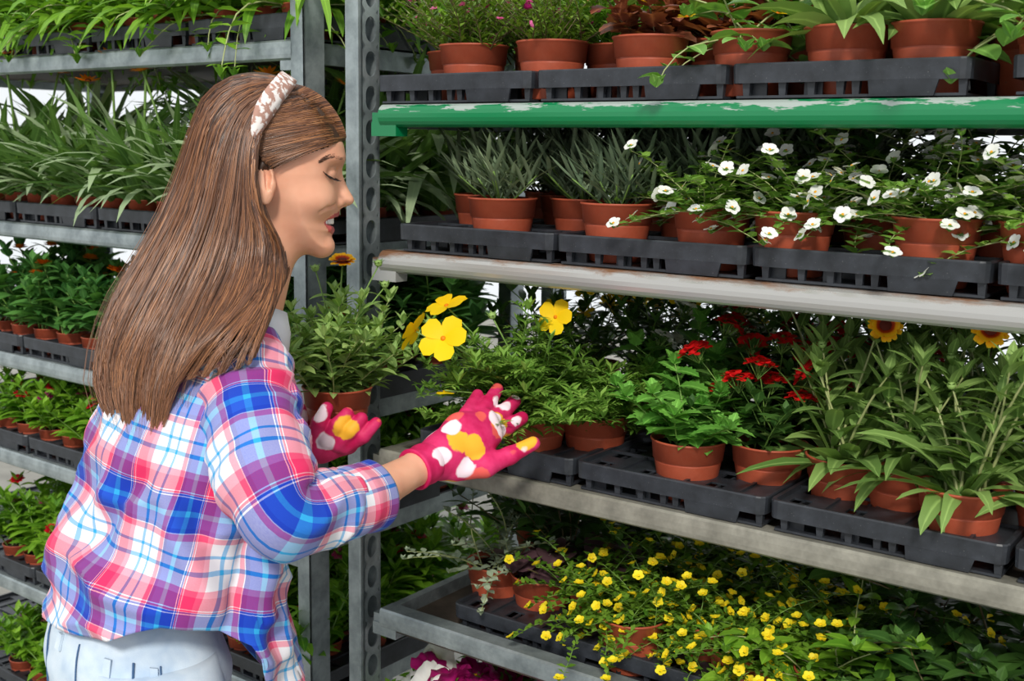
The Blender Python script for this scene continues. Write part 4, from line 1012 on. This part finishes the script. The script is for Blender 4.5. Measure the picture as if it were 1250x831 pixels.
# ---- gloves
def sdf_mesh(name, caps, mat, parent, step=.0016, k=.005, cut=None):
    A = np.array([list(c[0]) for c in caps]+[list(c[1]) for c in caps]); lo, hi = A.min(0)-.035, A.max(0)+.035
    ax = [np.arange(lo[i], hi[i], step) for i in range(3)]; g = np.meshgrid(*ax, indexing='ij'); f = None
    for c in caps:
        q = capsule(g, c[0], c[1], c[2], c[3]); kk = c[4] if len(c) > 4 else k; f = q if f is None else smin(f, q, kk)
    if cut: f = cut(g, f)
    V, Fc = surface_nets(f, *ax); return world_mesh(name, V, Fc, mat, parent)
W_ = lambda x, y, d: tuple(P(x, y, d))
def chain(*ks, k=.004): return [(W_(*a[:3]), W_(*b[:3]), a[3], b[3], k) for a, b in zip(ks, ks[1:])]
caps = chain((513, 569, 1.442, .0235), (540, 556, 1.475, .026), k=.012)
caps += chain((540, 548, 1.475, .022), (563, 526, 1.500, .0215), (592, 513, 1.53, .0165), k=.014) + chain((541, 562, 1.475, .023), (575, 548, 1.500, .0225), (598, 531, 1.525, .017), k=.014) + chain((545, 555, 1.478, .022), (582, 536, 1.51, .021), k=.014)
caps += chain((556, 572, 1.475, .0165), (592, 568, 1.488, .0150), (622, 556, 1.505, .0112), (651, 541, 1.52, .0092), k=.006)
caps += chain((594, 532, 1.525, .0135), (618, 522, 1.55, .0105), (637, 510, 1.572, .0090), k=.003)
caps += chain((592, 518, 1.53, .0135), (614, 503, 1.56, .0105), (628, 490, 1.585, .0090), k=.003)
caps += chain((582, 508, 1.53, .0130), (598, 490, 1.56, .0100), (607, 475, 1.585, .0085), k=.003)
caps += chain((570, 507, 1.52, .0120), (577, 494, 1.545, .0092), (583, 482, 1.565, .0080), k=.003)
gl = sdf_mesh('glove', caps, M['glove'], person); gl['label'] = 'floral pink glove, right hand'
a, b = Vector(W_(506, 573, 1.434)), Vector(W_(528, 561, 1.46)); ax_ = (b-a).normalized()
mb = MB(); lathe(mb, [(.0215, -.001), (.0255, -.002), (.0272, 0), (.0262, .003), (.0258, .012), (.0268, .018), (.0262, .024), (.0245, .030)], 48); rot = ax_.to_track_quat('Z', 'Y').to_matrix()
mb.v = [tuple(a+rot @ Vector(v)) for v in mb.v]; mbw(mb, 'cuff', M['glove'], gl)
caps = chain((368, 548, 1.625, .020), (392, 545, 1.62, .021), (424, 541, 1.62, .016), k=.012) + chain((372, 538, 1.632, .019), (395, 534, 1.625, .018), (422, 532, 1.622, .014), k=.012)
caps += chain((384, 533, 1.607, .0135), (391, 515, 1.592, .0115), (399, 498, 1.589, .0088), k=.003)
caps += chain((400, 536, 1.602, .0140), (413, 519, 1.590, .0118), (424, 505, 1.589, .0092), k=.003)
caps += chain((414, 540, 1.602, .0140), (429, 525, 1.590, .0118), (441, 511, 1.591, .0092), k=.003)
caps += chain((422, 543, 1.606, .0130), (443, 532, 1.594, .0105), (459, 516, 1.594, .0080), k=.003)
caps += chain((372, 535, 1.645, .0130), (370, 515, 1.66, .0110), (374, 500, 1.675, .0090), k=.006)
gl = sdf_mesh('glove', caps, M['glove'], person); gl['label'] = 'floral pink glove, left hand'

# ---- hair
gA = [(347,97,1.50),(318,92,1.51),(285,100,1.53),(258,122,1.545),(243,158,1.55),(232,200,1.55),(214,255,1.545),(190,310,1.535),(165,360,1.52),(145,420,1.50),(140,480,1.485),(152,530,1.475)]
g0 = [(347,98,1.475),(315,91,1.475),(280,97,1.475),(252,120,1.48),(237,155,1.485),(222,200,1.49),(200,255,1.485),(170,310,1.475),(140,360,1.46),(121,415,1.445),(117,475,1.435),(146,532,1.43)]
g1 = [(343,101,1.445),(314,104,1.435),(284,118,1.425),(262,145,1.42),(250,185,1.42),(238,235,1.42),(216,290,1.415),(188,345,1.40),(163,395,1.385),(147,440,1.38),(147,490,1.375),(160,542,1.37)]
g2 = [(336,110,1.42),(312,122,1.41),(293,142,1.40),(280,175,1.393),(270,215,1.39),(258,265,1.388),(240,315,1.38),(216,365,1.365),(194,410,1.35),(180,455,1.345),(176,500,1.34),(180,540,1.34)]
g3 = [(328,126,1.40),(314,140,1.395),(304,162,1.388),(298,195,1.382),(294,235,1.38),(287,280,1.378),(276,325,1.37),(256,370,1.35),(236,410,1.33),(220,445,1.32),(208,485,1.318),(200,520,1.318)]
g4 = [(320,150,1.393),(315,160,1.39),(308,180,1.385),(306,210,1.383),(309,245,1.384),(321,285,1.388),(320,320,1.385),(309,355,1.355),(285,385,1.33),(256,415,1.312),(232,445,1.31),(216,470,1.308)]
g5 = [(318,165,1.395),(314,175,1.392),(311,195,1.389),(311,225,1.390),(317,258,1.395),(333,290,1.415),(337,322,1.42),(335,350,1.385),(329,375,1.355),(320,400,1.325),(310,425,1.312),(303,445,1.305)]
g6 = [(330,170,1.47),(322,190,1.48),(320,215,1.49),(325,245,1.49),(337,275,1.49),(348,298,1.49),(353,318,1.49),(350,336,1.48),(342,352,1.465),(332,368,1.44),(320,385,1.41),(310,400,1.39)]
guides = [gA, g0, g1, g2, g3, g4, g5, g6]
GW = np.array([[tuple(P(*p)) for p in g] for g in guides])   # world positions [guide, t, 3]
def guide_pt(s, t_):
    x = np.clip(s, 0, len(guides)-1.0001); y = np.clip(t_, 0, .99999)*(GW.shape[1]-1)
    i, j = int(x), int(y); fs, ft = x-i, y-j
    def row(i_):
        i_ = min(max(i_, 0), len(guides)-1); g = GW[i_]; n = len(g); p0, p1, p2, p3 = g[max(j-1, 0)], g[j], g[min(j+1, n-1)], g[min(j+2, n-1)]
        return .5*((2*p1)+(-p0+p2)*ft+(2*p0-5*p1+4*p2-p3)*ft*ft+(-p0+3*p1-3*p2+p3)*ft**3)
    a, b, c, d = row(i-1), row(i), row(i+1), row(i+2)
    return .5*((2*b)+(-a+c)*fs+(2*a-5*b+4*c-d)*fs*fs+(-a+3*b-3*c+d)*fs**3)
# mass under the strands
ns_, nt_ = 40, 46; V, UVs = [], []
for j in range(nt_+1):
    for i in range(ns_+1):
        s = (len(guides)-1)*i/ns_; t_ = j/nt_*.93; c = guide_pt(s, t_); V.append(c+np.array(HF.Y)*.006); UVs.append((i/ns_, j/nt_))
Fc = [(j*(ns_+1)+i, j*(ns_+1)+i+1, (j+1)*(ns_+1)+i+1, (j+1)*(ns_+1)+i) for j in range(nt_) for i in range(ns_)]
hairo = world_mesh('hair', V, Fc, M['hair_mass'], person, UVs); m_ = hairo.modifiers.new('t', 'SOLIDIFY'); m_.thickness = .006; m_.offset = 0
rg = random.Random(12); mb = MB(); camv = np.array(CAM)
def strand(mb, pts, wd, nrm):
    m = len(pts); vs, uv = [], []
    for i, p in enumerate(pts):
        t_ = pts[min(i+1, m-1)]-pts[max(i-1, 0)]; t_ = t_/(np.linalg.norm(t_)+1e-9); sd_ = np.cross(t_, nrm); sd_ /= (np.linalg.norm(sd_)+1e-9)
        w2 = wd*(1-.75*(i/(m-1))**3)*.5; vs += [tuple(p-sd_*w2), tuple(p+nrm*w2*.8), tuple(p+sd_*w2)]; uv += [(0, i/(m-1))]*3
    fs = []
    for i in range(m-1): b = 3*i; fs += [(b, b+1, b+4, b+3), (b+1, b+2, b+5, b+4)]
    mb.add(vs, fs, uv)
nrm = -np.array(HF.Y)
clump = [(rg.uniform(-.02, 7), rg.uniform(-.10, .05)) for _ in range(90)]
for n_ in range(7600):
    s = rg.uniform(0, 7) if n_ % 3 else rg.choice(clump)[0]+rg.gauss(0, .05)
    s = min(max(s, 0), 7); tend = rg.uniform(.92, 1.0)+.05*noise.noise(Vector((s*4, 0, 0)))+.06*rg.random()**3; dep = rg.uniform(-.003, .005); ph = rg.uniform(0, 6.28); fr = rg.uniform(2, 5); am = rg.uniform(0, .0028)
    drift = rg.gauss(0, .10); pts = []; st0 = 0 if rg.random() < .75 else rg.uniform(0, .4)
    for i in range(19):
        t_ = st0+(tend-st0)*i/18; ss = s+drift*t_*t_; cg = .7*t_*t_*(round(ss*5)/5-ss)
        p = guide_pt(min(max(ss+cg, 0), 7), t_)+nrm*(dep+am*math.sin(ph+fr*t_*6)+0.012*noise.noise(Vector((ss*3.2, t_*2.2, .5)))*min(1, t_*3))+np.array(HF.X)*(am*math.sin(ph*2+fr*t_*5)); pts.append(p)
    strand(mb, pts, rg.uniform(.0008, .0017), nrm)
# sections swept from the hairline back under the band
F_ = [(364,110),(381,115),(397,125),(409,138),(417,151),(421.5,162),(423.5,170),(422,175)]
B_ = [(352,114),(345,126),(337,140),(330,154),(324,168),(321,182),(323,196),(337,210)]
def sy_(px, py):
    v = [surfY(px+a_, py+b_) for a_ in (-2, 0, 2) for b_ in (-2, 0, 2)]; v = [q_ for q_ in v if q_ != 0]
    return (sum(v)/len(v)) if len(v) > 4 else (sum(v)/9 if v else 0)
def hpt(s, t_, lift, side=1):
    s = min(max(s, 0), 7); fx_, fy_ = [float(crv(range(8), [c_[k] for c_ in F_], s)) for k in (0, 1)]; bx_, by_ = [float(crv(range(8), [c_[k] for c_ in B_], s)) for k in (0, 1)]
    x = fx_+(bx_-fx_)*t_; y = fy_+(by_-fy_)*t_+math.sin(PI*t_)*(3.5-s*.9); sv = sy_(x, y)
    return np.array(hw(x, y, side*(sv-lift*min(1, t_*4+.15))))
for n_ in range(2100):
    side = -1 if n_ % 5 == 0 else 1
    s = rg.uniform(0, 7); pts = []; dep = rg.uniform(.003, .010); e = rg.uniform(.92, 1); dr = rg.gauss(0, .22)
    for i in range(12): t_ = e*i/11; pts.append(hpt(s+dr*t_, t_, dep+.001*math.sin(t_*7+s*5), side))
    strand(mb, pts, rg.uniform(.0007, .0015), nrm*side)
# a few loose hairs
for n_ in range(110):
    s = rg.uniform(.6, 5.3); pts = []; k = rg.uniform(-.02, .03)
    for i in range(19): t_ = i/18; pts.append(guide_pt(s, t_)+nrm*.008+np.array(HF.X)*k*t_*t_-np.array(HF.X)*.004)
    strand(mb, pts, .0006, nrm)
mbw(mb, 'strands', M['hair'], hairo)
for side in (1, -1):
    V, UVs = [], []
    for j in range(25):
        for i in range(31): V.append(hpt(7*i/30, j/24, .0035, side)); UVs.append((i/30, j/24))
    world_mesh('side_sweep', V, [(j*31+i, j*31+i+1, (j+1)*31+i+1, (j+1)*31+i) for j in range(24) for i in range(30)], M['hair_mass'], hairo, UVs)
# headband
cl = [(359,99,.03,10),(359,101,-.005,10),(356,107,-.036,11),(350,116,-.058,11.5),(341,128,-.074,11.5),(332,142,-.085,11),(325,156,-.092,9),(320,168,-.094,6),(318,175,-.092,3)]
V, UVs = [], []
for j in range(37):
    x = j/36*(len(cl)-1); q = [float(crv(range(len(cl)), [c[k] for c in cl], x)) for k in range(4)]; dx, dy = 8, 5; n_ = math.hypot(dx, dy)
    for i in range(5):
        a = (i/4-.5)*2*q[3]; V.append(np.array(hw(q[0]+dx/n_*a, q[1]+dy/n_*a, q[2]+.004*abs(i/2-1)+.0006*a*(q[2] < -.02)))); UVs.append((i/4, j/36))
o = world_mesh('headband', V, [(j*5+i, j*5+i+1, (j+1)*5+i+1, (j+1)*5+i) for j in range(36) for i in range(4)], M['lace'], person, UVs); m_ = o.modifiers.new('t', 'SOLIDIFY'); m_.thickness = .0025; m_.offset = 1; o['label'] = 'cream and brown lace headband'

# ------------------------------------------------------------------ the two plants in the hands
def flower_at(r, px, py, d, mesh, base, face=None, name='flower', sc=1.0, stem=None):
    p = P(px, py, d); o = obj(name, mesh, r); o.location = p-r.location; dr = (face if face is not None else Vector((.25, -.75, .6))); o.rotation_euler = dr.to_track_quat('Z', 'Y').to_euler(); o.scale = (sc,)*3
    mb = MB(); b = Vector(base); m_ = (b+p)/2+Vector((0, 0, .015)); tube(mb, [tuple(b-r.location), tuple(m_-r.location), tuple(p-r.location-dr.normalized()*.002)], .0011, 6); mb.build('stem', M['stem_g'], r)
c = P(412, 499, 1.66); 
r = plant('blanket', c-Vector((0, 0, .045)), .4, 'blanket flower with one orange bloom in terracotta pot held in left glove', None, False, 2, .5, prng, flowers=False)
for o in list(r.children):
    if o.name.startswith(('leaves', 'stems')): bpy.data.objects.remove(o)
rg2 = random.Random(21)
S, Lf, tips = bush(rg2, 44, (.10, .165), .95, .12, .028, 0, 10, True, .045, .0155, 'lance', .8, .55, .06, .2, 4, sr=.0013)
S.build('stems', M['stem_p'], r).location.z = .063; o = Lf.build('leaves', leafmat('light_downy_leaf', G(104,146,66), G(176,204,122), .5, .3, .35), r); o.location.z = .063
flame = fmesh(daisy(15, .013, .0062, .007, .28, .35, 'petal', 2, None, 4, .55), [M['p_flame'], M['c_brown']])
flower_at(r, 418, 319, 1.645, flame, c+Vector((0, 0, .06)), Vector((.2, -.25, 1)), sc=1.15)
for (x, y) in ((385, 328), (462, 322), (470, 348), (446, 436)): flower_at(r, x, y, 1.64, budm, c+Vector((0, 0, .06)), Vector((0, -.2, 1)), 'bud')
S, Lf, _q = bush(random.Random(31), 46, (.08, .19), 1.4, .4, .028, 0, 9, True, .046, .014, 'lance', .5, .35, .10, .2, 3, sr=.0011, kind='pinnate', tip=True, jitter=.6)
for dr_, w_, k_ in ((-RT, .5, 12), (-FH, .7, 14)):
    S2, L2, _q = bush(random.Random(33+k_), k_, (.13, .21), 1.35, .5, .028, 0, 9, True, .040, .012, 'lance', .5, .35, .12, .3, 3, sr=.0011, kind='pinnate', tip=True, jitter=.5, bias=(math.atan2(dr_.y, dr_.x)-2.6, w_))
    S.add(S2.v, S2.f, S2.uv); Lf.add(L2.v, L2.f, L2.uv)
kind('bidens_big', M['l_bidens'], M['stem_g'], [(S, Lf, [])], 'feathery bidens')
bp = Vector((.266, .062, SR['C']+.0045))
r = plant('bidens_big', bp, 2.6, 'feathery yellow-flowered bidens in pot gripped by right glove on the waist-high shelf', None, False, 0, 1.0, prng, name='potted_plant')
big = fmesh(daisy(5, .030, .0265, .0035, .15, .25, 'petal', 1, random.Random(2), 4), [M['p_yellow'], M['p_orange']])
b0 = bp+Vector((0, 0, .07))
for x, y, d, fc_, sc in ((545, 373, 1.60, (-.1, -.4, .9), .95), (541, 413, 1.52, (.25, -.8, .55), 1.05), (507, 404, 1.55, (-.8, -.3, .4), .95), (678, 387, 1.60, (.15, -.9, .35), .82), (543, 478, 1.55, (0, 0, -1), .4)):
    flower_at(r, x, y, d, big, b0, Vector(fc_), sc=sc)
for x, y in ((601, 386), (524, 394)): flower_at(r, x, y, 1.6, budm, b0, Vector((0, -.3, 1)), 'bud')
for x, y, s in ((1081, 398, 1.1), (1209, 403, 1.25)):
    pass
bl = [o for o in COL.objects if o.get('label', '').startswith('tall downy') and 'waist-high' in o['label']]
def nearest(px, py):
    best = None
    for o in bl:
        q = proj(o.location+Vector((0, 0, .1))); dd_ = abs(q[0]-px)
        if best is None or dd_ < best[0]: best = (dd_, o)
    return best[1]
for x, y, d in ((1081, 397, 1.42), (1209, 402, 1.30)):
    o = nearest(x, y); flower_at(o, x, y, d, flame, o.location+Vector((0, 0, .08)), Vector((.3, -.9, .3)), sc=1.25)
